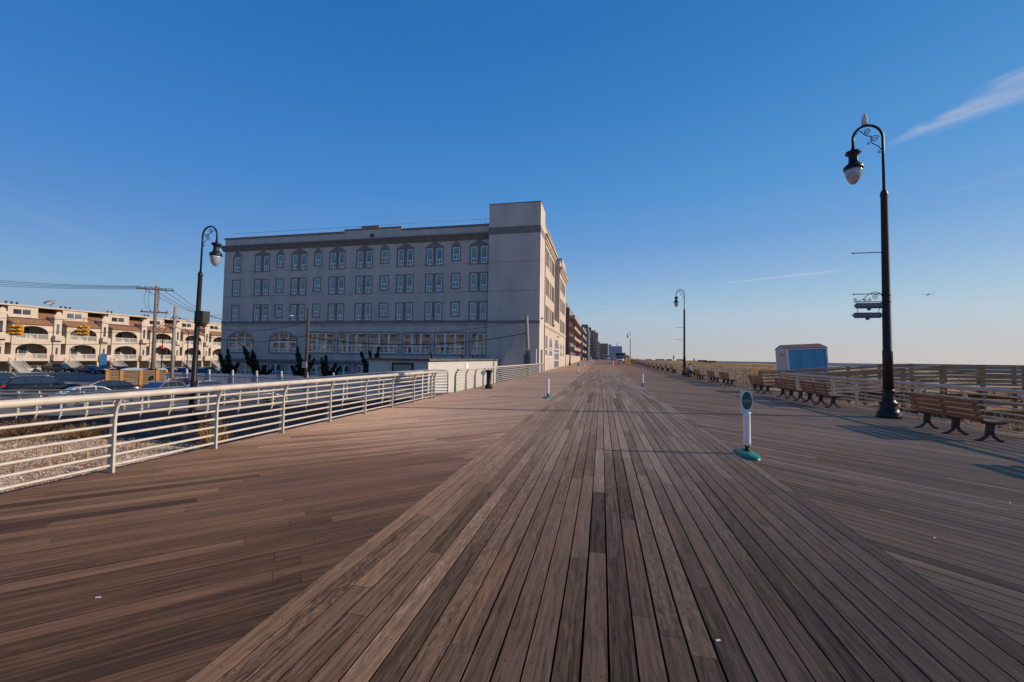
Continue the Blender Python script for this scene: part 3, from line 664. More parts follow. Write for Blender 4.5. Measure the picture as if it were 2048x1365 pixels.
for i,y in enumerate(BY2):
    if i<4: l=bl2[i]; o=dup(b0,(8.22,y,rise(y)),0,l)
    else:
        o=dup(b0,(8.22,y,rise(y)),0,'small bench in the unbroken row beyond the second lamp','distant bench row')
        if i==4: o['label']='first bench left of the second lamp, largest of the distant row'; o['group']='benches facing the sea'

# ------------------------------------------------------------ delineator posts
M_green=mat('green_rubber',(.004,.15,.09),.4,var=.3,scale=14,spec=.4); M_white=mat('white_plastic',(.68,.67,.70),.4,var=.05,scale=12)
M_dgreen=mat('sign_green',(.004,.085,.06),.45)
def make_post(loc,label,yaw=0,name='delineator_post'):
    root=empty(name,loc,label,'lane marker','lane marker posts',yaw)
    b=MB(); n=14; rings=[(.0,1.0),(.018,1.0),(.045,.80),(.058,.45)]
    base=len(b.v)
    for z,s in rings:
        for k in range(28):
            t=2*PI*k/28; ex=math.cos(t);ey=math.sin(t); ry=.36*(s if s<1 else 1); px=.15*s
            b.v.append((px*(abs(ex)**.8)*(1 if ex>0 else -1),-.07+(.47*(s*.5+.5))*ey,z))
    for i in range(len(rings)-1):
        for k in range(28): k2=(k+1)%28; b.f.append((base+i*28+k,base+i*28+k2,base+(i+1)*28+k2,base+(i+1)*28+k)); b.mi.append(0); b.sm.append(True)
    b.f.append(tuple(base+3*28+k for k in range(28))); b.mi.append(0); b.sm.append(True)
    b.build('rubber_base',M_green,root)
    b=MB(); b.box(-.035,.035,-.42,-.30,.040,.046); b.box(-.05,.05,-.02,.16,.05,.07); b.lathe([(.06,.05),(.035,.09),(.03,.12),(.05,.16)],10); b.build('flex_joint',M_black,root)
    b=MB(); b.lathe([(.060,.15),(.062,.2),(.060,.70),(.066,.73)],16,(0,0,0),1,.9); b.build('tube',M_white,root)
    b=MB(); b.prism([(-.085,.70),(.085,.70),(.092,.76),(.092,1.10),(-.092,1.10),(-.092,.76)],(0,.02,0),(1,0,0),(0,0,1),(0,-1,0),.04); pn=b.build('panel',mat('panel_white',(.60,.64,.62),.5,var=.06,scale=12),root,recalc=True)
    b=MB(); b.prism([(.078*math.cos(2*PI*k/28),.93+.158*math.sin(2*PI*k/28)) for k in range(28)],(0,-.0215,0),(1,0,0),(0,0,1),(0,-1,0),.002); e=b.build('oval_sign',M_dgreen,pn,recalc=True)
    b=MB()
    def ring(cx,cz,r): b.tube([(cx+r*math.cos(2*PI*k/16),-.0255,cz+r*math.sin(2*PI*k/16)) for k in range(16)],.0024,4,closed=True)
    ring(-.038,.918,.021); ring(.038,.918,.021)
    for s in (((-.038,.918),(-.02,.945)),((-.02,.945),(.022,.945)),((.022,.945),(.038,.918)),((-.02,.945),(.0,.918)),((0,.918),(.022,.945)),((0,.918),(-.038,.918)),((-.02,.945),(-.024,.957)),((-.032,.958),(-.014,.958)),((.022,.945),(.018,.962)),((.018,.962),(.03,.964))):
        b.tube([(s[0][0],-.0255,s[0][1]),(s[1][0],-.0255,s[1][1])],.0022,4)
    b.build('bicycle_symbol',mat('symbol_pale',(.30,.52,.45),.5),e)
    return root
pp=make_post((2.50,7.95,0),'nearest lane marker with green oval bicycle sign facing the camera',math.radians(-4))
index_kids()
def slim(root,label,loc,yaw):
    r=dup(root,loc,0,label)      # bases all lie along the boardwalk, the panels are turned
    for o in C.objects:
        if o.parent==r and (o.name.startswith('panel') or o.name.startswith('tube')): o.rotation_euler=(0,0,yaw)
    return r
slim(pp,'lane marker seen edge on at the left of the planked strip, second nearest',(-2.17,16.9,0),math.radians(88))
slim(pp,'lane marker seen edge on at the right of the strip, short of the second lamp',(2.52,26.8,0),math.radians(92))
slim(pp,'lane marker with green oval near the grey building door',(-2.5,45,rise(45)),0)
slim(pp,'thin distant lane marker on the left, past the building door',(-2.5,62,rise(62)),math.radians(90))
slim(pp,'short distant lane marker on the right by the parked pickup',(2.15,80,rise(80)),math.radians(60))
# black drinking fountain
f=empty('drinking_fountain',(-5.75,20.6,0),'black pedestal drinking fountain with a pale bag on it, by the left railing','drinking fountain')
b=MB(); b.lathe([(.20,0),(.20,.17),(.155,.20),(.13,.23),(.13,.80),(.15,.84),(.19,.88),(.20,.96),(.18,.97),(.16,.93)],18); b.build('pedestal',M_black,f)
b=MB(); b.tube([(-.05,0,.93),(-.05,0,1.03),(-.01,0,1.05)],.014,8); b.build('spout',mat('chrome',(.6,.6,.62),.2,1),f)
bag=MB(); ell(bag,(0,0,0),(.13,.08,.12),10,7,.5); tag(bag.build('plastic_bag',mat('bag_white',(.6,.6,.62),.5,var=.2,scale=12),loc=(-6.02,20.45,.82)),'crumpled pale bag hanging at the side of the black fountain','bag')

# ------------------------------------------------------------ walls with openings
def wall(mb,o,u,L,z0,z1,ops,depth=.18,nrm=None,thick=None):
    """o: 3D point at u=0,z=0. u: unit dir. ops: (u0,u1,za,zb[,arch_rise]). Faces + reveals going inward (-nrm)."""
    o=Vector(o);u=Vector(u);Z=Vector((0,0,1)); nrm=Vector(nrm)
    P_=lambda a,z,d=0: o+u*a+Z*z-nrm*d
    us=sorted({0,L}|{v for p in ops for v in p[:2]}); zs=sorted({z0,z1}|{v for p in ops for v in p[2:4]})
    us=[v for v in us if 0<=v<=L]; zs=[v for v in zs if z0<=v<=z1]
    flip=(u.cross(Z)).dot(nrm)<0
    def q(a,b,c,d):
        if flip: mb.quad(d,c,b,a)
        else: mb.quad(a,b,c,d)
    for a,b in zip(us,us[1:]):
        run=None
        for c,d in zip(zs,zs[1:]):
            m=((a+b)/2,(c+d)/2)
            if any(p[0]<m[0]<p[1] and p[2]<m[1]<p[3] for p in ops): continue
            q(P_(a,c),P_(b,c),P_(b,d),P_(a,d))
    for p in ops:
        a,b,c,d=p[:4]; ar=p[4] if len(p)>4 else 0
        if ar:
            n=14; zc=d-ar; arc=[]; 
            for k in range(n+1):
                t=PI*k/n; arc.append(((a+b)/2-(b-a)/2*math.cos(t),zc+ar*math.sin(t)))
            for k in range(n):
                q(P_(arc[k][0],arc[k][1]),P_(arc[k+1][0],arc[k+1][1]),P_(arc[k+1][0],d),P_(arc[k][0],d))
                q(P_(arc[k][0],arc[k][1]),P_(arc[k][0],arc[k][1],depth),P_(arc[k+1][0],arc[k+1][1],depth),P_(arc[k+1][0],arc[k+1][1]))
            top=zc
        else:
            q(P_(a,d),P_(a,d,depth),P_(b,d,depth),P_(b,d)); top=d
        q(P_(a,c),P_(a,c,depth),P_(a,top,depth),P_(a,top)); q(P_(b,top),P_(b,top,depth),P_(b,c,depth),P_(b,c))
        q(P_(b,c),P_(b,c,depth),P_(a,c,depth),P_(a,c))
def stucco(name,col,v=.07):
    m=bpy.data.materials.new(name); m.use_nodes=True; n=m.node_tree.nodes; l=m.node_tree.links; p=n['Principled BSDF']; p.inputs['Roughness'].default_value=.9; p.inputs['Specular IOR Level'].default_value=.2
    t=n.new('ShaderNodeTexCoord'); mp=n.new('ShaderNodeMapping'); mp.inputs['Scale'].default_value=(1,1,.25); l.new(t.outputs['Object'],mp.inputs[0])
    a=n.new('ShaderNodeTexNoise'); a.inputs['Scale'].default_value=.7; a.inputs['Detail'].default_value=8; a.inputs['Roughness'].default_value=.6; l.new(mp.outputs[0],a.inputs['Vector'])
    r=n.new('ShaderNodeValToRGB'); r.color_ramp.elements[0].position=.3; r.color_ramp.elements[1].position=.68
    r.color_ramp.elements[0].color=(*[c*(1-v*1.6) for c in col],1); r.color_ramp.elements[1].color=(*[c*(1+v) for c in col],1); l.new(a.outputs['Fac'],r.inputs[0]); l.new(r.outputs[0],p.inputs['Base Color'])
    b2=n.new('ShaderNodeTexNoise'); b2.inputs['Scale'].default_value=14; b2.inputs['Detail'].default_value=6; l.new(t.outputs['Object'],b2.inputs['Vector'])
    b=n.new('ShaderNodeBump'); b.inputs['Distance'].default_value=.01; l.new(b2.outputs['Fac'],b.inputs['Height']); l.new(b.outputs[0],p.inputs['Normal'])
    return m
def glass(name,col,rough=.06,mirror=.25):
    m=bpy.data.materials.new(name); m.use_nodes=True; n=m.node_tree.nodes; l=m.node_tree.links; p=n['Principled BSDF']
    p.inputs['Roughness'].default_value=rough; p.inputs['Specular IOR Level'].default_value=.9; p.inputs['Coat Weight'].default_value=1; p.inputs['Coat IOR'].default_value=1.5+mirror*2
    p.inputs['Coat Roughness'].default_value=.02
    t=n.new('ShaderNodeTexCoord'); z=n.new('ShaderNodeTexNoise'); z.inputs['Scale'].default_value=.35; z.inputs['Detail'].default_value=1; l.new(t.outputs['Object'],z.inputs['Vector'])
    r=n.new('ShaderNodeValToRGB'); r.color_ramp.interpolation='LINEAR'; r.color_ramp.elements[0].position=.42; r.color_ramp.elements[1].position=.56
    r.color_ramp.elements[0].color=(*[c*.35 for c in col],1); r.color_ramp.elements[1].color=(*col,1); l.new(z.outputs['Fac'],r.inputs[0]); l.new(r.outputs[0],p.inputs['Base Color'])
    z3=n.new('ShaderNodeTexNoise'); z3.inputs['Scale'].default_value=1.3; l.new(t.outputs['Object'],z3.inputs['Vector'])
    b=n.new('ShaderNodeBump'); b.inputs['Distance'].default_value=.006; l.new(z3.outputs['Fac'],b.inputs['Height']); l.new(b.outputs[0],p.inputs['Coat Normal'])
    return m
M_wallg=stucco('grey_stucco',(.535,.455,.405),.10); M_trim=mat('taupe_trim',(.215,.175,.155),.85,var=.12,scale=1.5); M_wf=mat('window_frame_white',(.80,.80,.80),.5,var=.06,scale=5)
M_g1=glass('window_glass_blind',(.19,.25,.24),mirror=.0); M_g2=glass('window_glass_dark',(.05,.055,.055),mirror=.9); M_roofdark=mat('roof_membrane',(.07,.07,.075),.9,var=.2,scale=1)
# ------------------------------------------------------------ grey building
HO=Vector((-30,46.9,GZ)); hotel=empty('hotel',HO,'long grey stucco four storey building with taller blank corner tower, beside the boardwalk','building')
FY=46.9; XA,XB=-52.05,-13.2
k=(FY/46.9)
UP=[]  # (x0,x1,z0,z1,type)
rows=[(6.2,8.28,6.72,'2'),(9.72,11.82,10.12,'3'),(13.05,15.15,13.55,'4')]
cols=[(-50.42,-49.32,'w'),(-46.8,-44.6,'p'),(-43.3,-42.3,'s'),(-40.92,-38.76,'p'),(-37.45,-36.48,'s'),(-35.12,-32.95,'p'),(-31.15,-28.97,'p'),(-27.68,-26.68,'s'),(-25.38,-23.22,'p'),(-21.44,-19.30,'p'),(-18.02,-17.06,'s'),(-15.69,-13.53,'p')]
for z0,z1,zs_,rn in rows:
    for a,b,t in cols:
        UP.append((a,b,zs_ if t=='s' else z0,z1,t+rn))
big=[(-38.06,-34.1),(-33.5,-29.6),(-29.0,-25.0),(-24.35,-20.75),(-20.05,-16.15),(-15.55,-12.9)]
for a,b in big: UP.append((a,b,1.95,4.53,'b'))
UP.append((-50.9,-46.75,1.85,4.5,'a')); UP.append((-44.0,-39.8,1.85,4.5,'a'))
for a,b in ((-49.2,-46.5),(-43.9,-42.1),(-41.6,-39.9),(-37.6,-35.9),(-33.5,-31.8),(-30.9,-29.2)): UP.append((a,b,-1.15,.38,'l'))
mbw=MB()
ops=[]
for a,b,z0,z1,t in UP:
    ops.append((a-XA,min(b,XB)-XA,z0,z1)+((.95,) if t=='a' else ()))
FO=Vector((XA,FY,0))-HO
wall(mbw,FO,(1,0,0),XB-XA,GZ,17.55,ops,.16,(0,-1,0))
lx=lambda x: x-HO.x
ly=lambda y: y-HO.y
lz=lambda z: z-HO.z
def hb(mb,x0,x1,y0,y1,z0,z1): mb.box(lx(x0),lx(x1),ly(y0),ly(y1),lz(z0),lz(z1))
# left side, back wall, roof
mbw.quad(*[Vector(p)-HO for p in ((XA,80,GZ),(XA,FY,GZ),(XA,FY,17.55),(XA,80,17.55))])
mbw.quad(*[Vector(p)-HO for p in ((-7.1,81,GZ),(XA,81,GZ),(XA,81,17.55),(-7.1,81,17.55))])
# parapet with raised centre steps
hb(mbw,XA,-33.1,FY,FY+.3,17.552,17.62); hb(mbw,-33.1,-24.95,FY,FY+.3,17.552,17.95); hb(mbw,-30.6,-28.1,FY+.002,FY+.298,17.95,18.25)
mbw.build('wall',M_wallg,hotel)
sd_=MB()   # sea side wall
ops1=[]
for z0,z1 in ((13.85,15.65),(10.0,11.95),(6.45,8.32)):
    for a,b in ((51.6,52.6),(53.3,54.3),(55.7,56.6),(57.9,58.8),(59.4,60.3)): ops1.append((a,b,z0,z1))
opsG=[(51.7,53.8,1.9,4.57),(55.8,59.0,1.85,4.55,1.5),(61.9,68.6,.05,4.75,2.3),(71,73.6,1.9,4.35,1.2),(75.9,78.0,1.9,4.3,1.0)]
ops2=[]
for z0,z1 in ((13.7,15.4),(10.0,11.9),(6.45,8.3)):
    for a,b in ((70.0,71.2),(72.4,73.6),(74.8,76.0),(77.1,78.3)): ops2.append((a,b,z0,z1))
SX=-7.05
def sw_(mb,y0,y1,z0,z1,ops): wall(mb,Vector((SX,y0,0))-HO,(0,1,0),y1-y0,z0,z1,[(o[0]-y0,o[1]-y0)+tuple(o[2:]) for o in ops],.2,(1,0,0))
sw_(sd_,49.7,81,-.6,5.9,opsG); sw_(sd_,49.7,61.3,5.9,18.3,ops1); sw_(sd_,68.8,81,5.9,18.3,ops2); sw_(sd_,61.3,68.8,5.9,7.5,[])
sd_.quad(*[Vector(p)-HO for p in ((SX,68.8,7.5),(SX,68.8,18.3),(-12.5,68.8,18.3),(-12.5,68.8,7.5))])
sd_.quad(*[Vector(p)-HO for p in ((SX,61.3,7.5),(SX,61.3,18.3),(-12.5,61.3,18.3),(-12.5,61.3,7.5))])
sd_.quad(*[Vector(p)-HO for p in ((-12.5,61.3,7.5),(-12.5,68.8,7.5),(-12.5,68.8,18.3),(-12.5,61.3,18.3))])
sd_.quad(*[Vector(p)-HO for p in ((SX,61.3,7.48),(SX,68.8,7.48),(-12.5,68.8,7.48),(-12.5,61.3,7.48))])
hb(sd_,-11.0,SX-.01,73,79.5,17.6,19.7)
sd_.build('sea_side_wall',stucco('sunlit_side_stucco',(.485,.41,.345),.09),hotel)  # same stucco as the front, with the sun's warmth put into its colour
rf=MB(); rf.quad(*[Vector(p)-HO for p in ((XA+.05,FY+.3,17.5),(-12.5,FY+.3,17.5),(-12.5,80.9,17.5),(XA+.05,80.9,17.5))]); rf.quad(*[Vector(p)-HO for p in ((-12.5,49.8,17.49),(-7.2,49.8,17.49),(-7.2,61.3,17.49),(-12.5,61.3,17.49))]); rf.quad(*[Vector(p)-HO for p in ((-12.5,68.8,17.49),(-7.2,68.8,17.49),(-7.2,80.9,17.49),(-12.5,80.9,17.49))])
rf.build('roof',M_roofdark,hotel)
tw=MB(); hb(tw,-13.15,-6.97,46.0,49.7,GZ,16.15); hb(tw,-13.12,-7.0,46.03,49.67,16.15,17.0); hb(tw,-13.15,-6.97,46.0,49.7,17.0,19.75)
tw.build('corner_tower',M_wallg,hotel)
tb=MB(); hb(tb,-13.17,-6.95,45.98,49.72,16.15,17.0); tb.build('tower_band',M_trim,hotel)
tb=MB(); hb(tb,-13.2,-6.92,45.95,49.75,19.751,19.83); tb.build('tower_coping',M_trim,hotel)
# cornice, bands, ledges
b=MB()
def band_(z0,z1,pr,x0=XA,x1=XB,e=.0): hb(b,x0-e,x1,FY-pr,FY-.001,z0,z1)
band_(15.92,16.08,.12,e=.12); band_(16.08,16.3,.22,e=.22); band_(16.3,16.48,.34,e=.34); band_(16.48,16.66,.50,e=.5)
hb(b,XA-.5,XA-.001,FY,60,16.08,16.66)
b.build('cornice',M_trim,hotel)
b=MB(); hb(b,XA-.1,-33.12,FY-.1,FY+.34,17.622,17.86); hb(b,-33.12,-24.93,FY-.1,FY+.34,17.952,18.1); hb(b,-30.65,-28.05,FY-.12,FY+.36,18.252,18.4); hb(b,-24.93,XB,FY-.1,FY+.34,17.622,17.80); hb(b,-24.93,XB,FY,FY+.3,17.552,17.62)
b.build('parapet_coping',M_trim,hotel)
b=MB(); band_(5.74,6.08,.07,e=.07); hb(b,-13.21,-6.93,45.94,45.999,5.62,5.95); band_(.58,.92,.25,x1=-20,e=.1); band_(5.5,5.56,.04)
b.build('string_course',M_trim,hotel)
b=MB(); 
for z in (9.55,13.0): band_(z,z+.035,.012); hb(b,-13.16,-6.96,45.985,45.999,z-.15,z-.115)
b.build('score_line',mat('score_dark',(.20,.185,.18),.9),hotel)
b=MB()
for y0,y1 in ((49.9,61.3),(68.8,81.3)):
    if y0>60: b.build('side_cornice',bpy.data.materials['sunlit_side_stucco'],hotel); b=MB()
    hb(b,SX+.001,SX+.45,y0,y1,16.9,17.2); hb(b,SX+.001,SX+.25,y0,y1,16.55,16.9); hb(b,SX+.001,SX+.14,y0,y1,16.3,16.55)
hb(b,-12.4,SX+.45,68.3,68.799,16.9,17.2); hb(b,-12.4,SX+.1,68.55,68.799,16.5,16.9)
hb(b,SX-.02,SX+.1,49.9,61.32,18.301,18.42); hb(b,SX-.02,SX+.1,68.7,81.02,18.301,18.42); hb(b,-12.5,SX+.1,68.7,68.83,18.301,18.42)
b.build('side_cornice',bpy.data.materials['sunlit_side_stucco'],hotel)
b=MB(); hb(b,SX+.001,SX+.09,49.72,81.1,5.75,6.02); hb(b,SX+.001,SX+.05,49.72,81.05,5.55,5.6); b.build('side_string_course',bpy.data.materials['sunlit_side_stucco'],hotel)
b=MB(); b.tube([Vector((SX+.08,50.3,0))-HO,Vector((SX+.08,50.3,17))-HO],.06,6); b.build('downpipe',mat('pipe_tan',(.30,.22,.17),.6),hotel)
b=MB(); hb(b,SX+.001,SX+.03,47.3,48.4,.02,2.65); b2=b
b.obj=None
b=MB(); hb(b,-6.97,-6.93,47.2,48.5,.02,2.65); b.build('door',mat('door_brown',(.06,.05,.045),.6,var=.1),hotel)
b=MB(); b.lathe([(.0,0),(.22,.0),(.28,.1),(.22,.3),(.05,.42)],12,(lx(-29.05),ly(46.86),lz(16.95))); b.build('emblem',mat('emblem_green',(.04,.09,.03),.7,var=.4,scale=9),hotel)
# windows: surround (trim) > frame (white) + pane
WC={}
def make_window(w_,h_,t):
    key=(round(w_,2),round(h_,2),t)
    if key in WC: return WC[key]
    tr=MB(); fr=MB(); pn=MB()
    def bx(mb,x0,x1,z0,z1,y0,y1): mb.box(x0,x1,y0,y1,z0,z1)
    kind=t[0]
    s=.11
    if kind!='a':
        bx(tr,-s,0,-.05,h_,-.05,-.001); bx(tr,w_,w_+s,-.05,h_,-.05,-.001); bx(tr,-s-.03,w_+s+.03,-.16,-.05,-.08,-.001); bx(tr,-s,w_+s,h_,h_+s,-.05,-.001)
    else:
        n=16; zc=h_-.95
        for k in range(n):
            a0=PI*k/n;a1=PI*(k+1)/n
            def pt(a,e): return (w_/2-(w_/2+e)*math.cos(a),zc+(.95+e)*math.sin(a))
            p=[pt(a0,0),pt(a1,0),pt(a1,.13),pt(a0,.13)]
            tr.prism(p,(0,-.001,0),(1,0,0),(0,0,1),(0,-1,0),.05)
        bx(tr,-.13,0,0,zc,-.05,-.001); bx(tr,w_,w_+.13,0,zc,-.05,-.001); bx(tr,-.16,w_+.16,-.13,0,-.08,-.001)
    def sash(x0,x1,z0,z1,hs,nb=2,yy=.10):
        f=.10
        bx(fr,x0,x0+f,z0,z1,yy-.05,yy+.03); bx(fr,x1-f,x1,z0,z1,yy-.05,yy+.03); bx(fr,x0+f,x1-f,z1-f,z1,yy-.05,yy+.03); bx(fr,x0+f,x1-f,z0,z0+.09,yy-.05,yy+.03)
        bx(fr,x0+f,x1-f,z0+hs-.05,z0+hs+.05,yy-.05,yy+.03)
        for q in range(1,nb):
            xm=x0+(x1-x0)*q/nb; bx(fr,xm-.045,xm+.045,z0+.09,z0+hs-.05,yy-.05,yy+.03)
        pn.quad((x0+f,yy,z0+.09),(x1-f,yy,z0+.09),(x1-f,yy,z1-f),(x0+f,yy,z1-f))
    if kind=='p':
        bx(tr,w_*.40,w_*.60,0,h_,-.03,.14)
        sash(0.05,w_*.40,0,h_-.03,h_*.30); sash(w_*.60,w_-.05,0,h_-.03,h_*.30)
        if t[-1]=='4': tr.prism([(-s,h_+.111),(w_+s,h_+.111),(w_+s,h_+.16),(w_/2+.35,h_+.62),(w_/2,h_+.76),(w_/2-.35,h_+.62),(-s,h_+.16)],(0,-.001,0),(1,0,0),(0,0,1),(0,-1,0),.04)
    elif kind in 'ws':
        sash(.05,w_-.05,0,h_-.03,h_*(.30 if kind=='w' else .42))
        if t[-1]=='4': tr.prism([(-s,h_+.111),(w_+s,h_+.111),(w_+s,h_+.16),(w_/2,h_+.78),(-s,h_+.16)],(0,-.001,0),(1,0,0),(0,0,1),(0,-1,0),.04)
    elif kind=='b':
        for q in range(3): sash(w_*q/3+.02,w_*(q+1)/3-.02,.02,h_-.02,h_*.36)
    elif kind=='a':
        for q in range(3): sash(w_*q/3+.02,w_*(q+1)/3-.02,.02,1.45,.5)
        bx(fr,0,w_,1.46,1.56,.04,.15); zc=h_-.95
        pts=[(w_/2-(w_/2)*math.cos(PI*k/14),zc+.95*math.sin(PI*k/14)) for k in range(15)]; pn.poly([(x,.12,max(z,1.5)) for x,z in pts]+[])
        for q in (1,2): bx(fr,w_*q/3-.05,w_*q/3+.05,1.56,zc+.95*math.sin(math.acos(1-2*q/3))-.03,.05,.14)
        for k in range(14): fr.bar((pts[k][0],.1,pts[k][1]-.04),(pts[k+1][0],.1,pts[k+1][1]-.04),.09,.08)
    else:
        for q in range(2): sash(w_*q/2+.03,w_*(q+1)/2-.03,0,h_-.03,h_*.33)
    a=tr.build('window',M_trim,recalc=True); f_=fr.build('frame',M_wf); g_=pn.build('pane',M_g1 if kind in 'pwsl' else M_g2)
    r=(a.data,f_.data,g_.data)
    for o in (a,f_,g_): bpy.data.objects.remove(o)
    WC[key]=r; return r
def put_window(parent,loc,w_,h_,t,rz=0,pm=None):
    ms=make_window(w_,h_,t)
    a=bpy.data.objects.new('window',ms[0]); C.objects.link(a); a.parent=parent; a.location=loc; a.rotation_euler=(0,0,rz)
    for nm,me in (('frame',ms[1]),('pane',ms[2])):
        o=bpy.data.objects.new(nm,me); C.objects.link(o); o.parent=a
    return a
for a,b,z0,z1,t in UP: put_window(hotel,Vector((a,FY,z0))-HO,b-a,z1-z0,t)
for (a,b,z0,z1) in ops1+ops2: put_window(hotel,Vector((SX,a,z0))-HO,b-a,z1-z0,'w2',PI/2)
M_gw=glass('side_glass',(.10,.12,.13),mirror=.4)
for o_ in opsG:
    a,b,z0,z1=o_[:4]; ar=o_[4] if len(o_)>4 else 0
    nm='entrance' if z0<.5 else 'window'
    fr=MB(); pn=MB(); n=14; zc=z1-ar
    pts=[((a+b)/2-(b-a)/2*math.cos(PI*k/n),zc+ar*math.sin(PI*k/n)) for k in range(n+1)] if ar else [(a,z1),(b,z1)]
    pn.poly([Vector((SX-.15,a,z0))-HO,Vector((SX-.15,b,z0))-HO]+[Vector((SX-.15,y,z))-HO for y,z in pts[::-1]])
    nv=4 if nm=='entrance' else 2
    for q in range(nv+1):
        y=a+.04+(b-a-.08)*q/nv; zt=zc+(ar*math.sqrt(max(0,1-((y-(a+b)/2)/((b-a)/2))**2)) if ar else ar) ; zt=zt if ar else z1
        hb(fr,SX-.14,SX-.06,y-.05,y+.05,z0,zt)
    for z in ((z0+.05,1.35,2.5,3.1) if nm=='entrance' else (z0+.05,z0+.9,zc)): hb(fr,SX-.13,SX-.05,a,b,z-.05,z+.05)
    if ar:
        for kk in range(n): fr.bar(Vector((SX-.1,pts[kk][0],pts[kk][1]-.05))-HO,Vector((SX-.1,pts[kk+1][0],pts[kk+1][1]-.05))-HO,.09)
    f_=fr.build(nm,M_wf,hotel); pn.build('pane',M_gw,f_)
# roof guard wire on posts
b=MB()
for i in range(13): x=-51.2+i*3.1; b.tube([Vector((x,FY+.5,17.5))-HO,Vector((x,FY+.5,18.62))-HO],.022,5)
b.tube([Vector((-51.2,FY+.5,18.6))-HO,Vector((-13.2,FY+.5,18.6))-HO],.018,5); b.build('roof_guard',mat('guard_metal',(.30,.32,.34),.5,.4),hotel)
b=MB()
for p,dirx in (((-14.9,FY-.1,4.35),0),((-21.0,FY-.1,4.2),0)): hb(b,p[0]-.12,p[0]+.12,FY-.4,FY-.001,p[2]-.1,p[2]+.08)
for p in ((SX,58.8,6.3),(SX,65.2,5.0),(SX,47.0,6.2)): hb(b,SX+.001,SX+.35,p[1]-.1,p[1]+.1,p[2],p[2]+.15)
b.build('wall_lamp',M_black,hotel)

# ------------------------------------------------------------ white annex in front of the grey building
AO=Vector((-14,26.2,GZ)); an=empty('annex',AO,'low white annex with flat dark roof between the railing and the grey building','building')
b=MB(); q=lambda x0,x1,y0,y1,z0,z1: b.box(x0-AO.x,x1-AO.x,y0-AO.y,y1-AO.y,z0-AO.z,z1-AO.z)
q(-16.2,-11.65,26.2,45.9,GZ,1.32)
b.build('wall',mat('annex_white',(.60,.57,.52),.85,var=.06,scale=1.2,stretch=(5,5,.3)),an)
b=MB(); 
for i in range(30): q(-16.2+i*.152,-16.19+i*.152,26.185,26.199,GZ,1.3)
for i in range(120): q(-11.649,-11.64,26.3+i*.16,26.31+i*.16,GZ,1.3)
b.build('siding_joint',mat('joint_grey',(.36,.34,.32),.9),an)
b=MB(); q(-16.4,-11.45,26.0,46.05,1.32,1.40); q(-16.3,-11.55,26.1,45.9,1.402,1.46); b.build('roof',mat('annex_roof',(.10,.085,.085),.8,var=.3,scale=1),an)
b=MB(); q(-14.35,-14.25,26.10,26.199,GZ,1.15); q(-12.85,-12.75,26.10,26.199,GZ,1.15); q(-14.25,-12.85,26.10,26.199,1.05,1.15); b.build('door_frame',M_black,an)
b=MB(); q(-14.25,-12.85,26.15,26.19,GZ,1.05); b.build('door',mat('shutter_tan',(.30,.28,.25),.7,var=.1,scale=3),an)
b=MB(); q(-11.649,-11.60,34.0,34.8,.5,1.05); b.build('sign_board',mat('sign_white',(.7,.69,.66),.6),an)
for y in (31,38.5,42): 
    b=MB(); b.lathe([(.09,1.46-GZ),(.09,1.8-GZ),(.16,1.82-GZ),(.12,1.95-GZ)],8,(-13.5-AO.x,y-AO.y,0)); b.build('vent',M_roofdark,an)
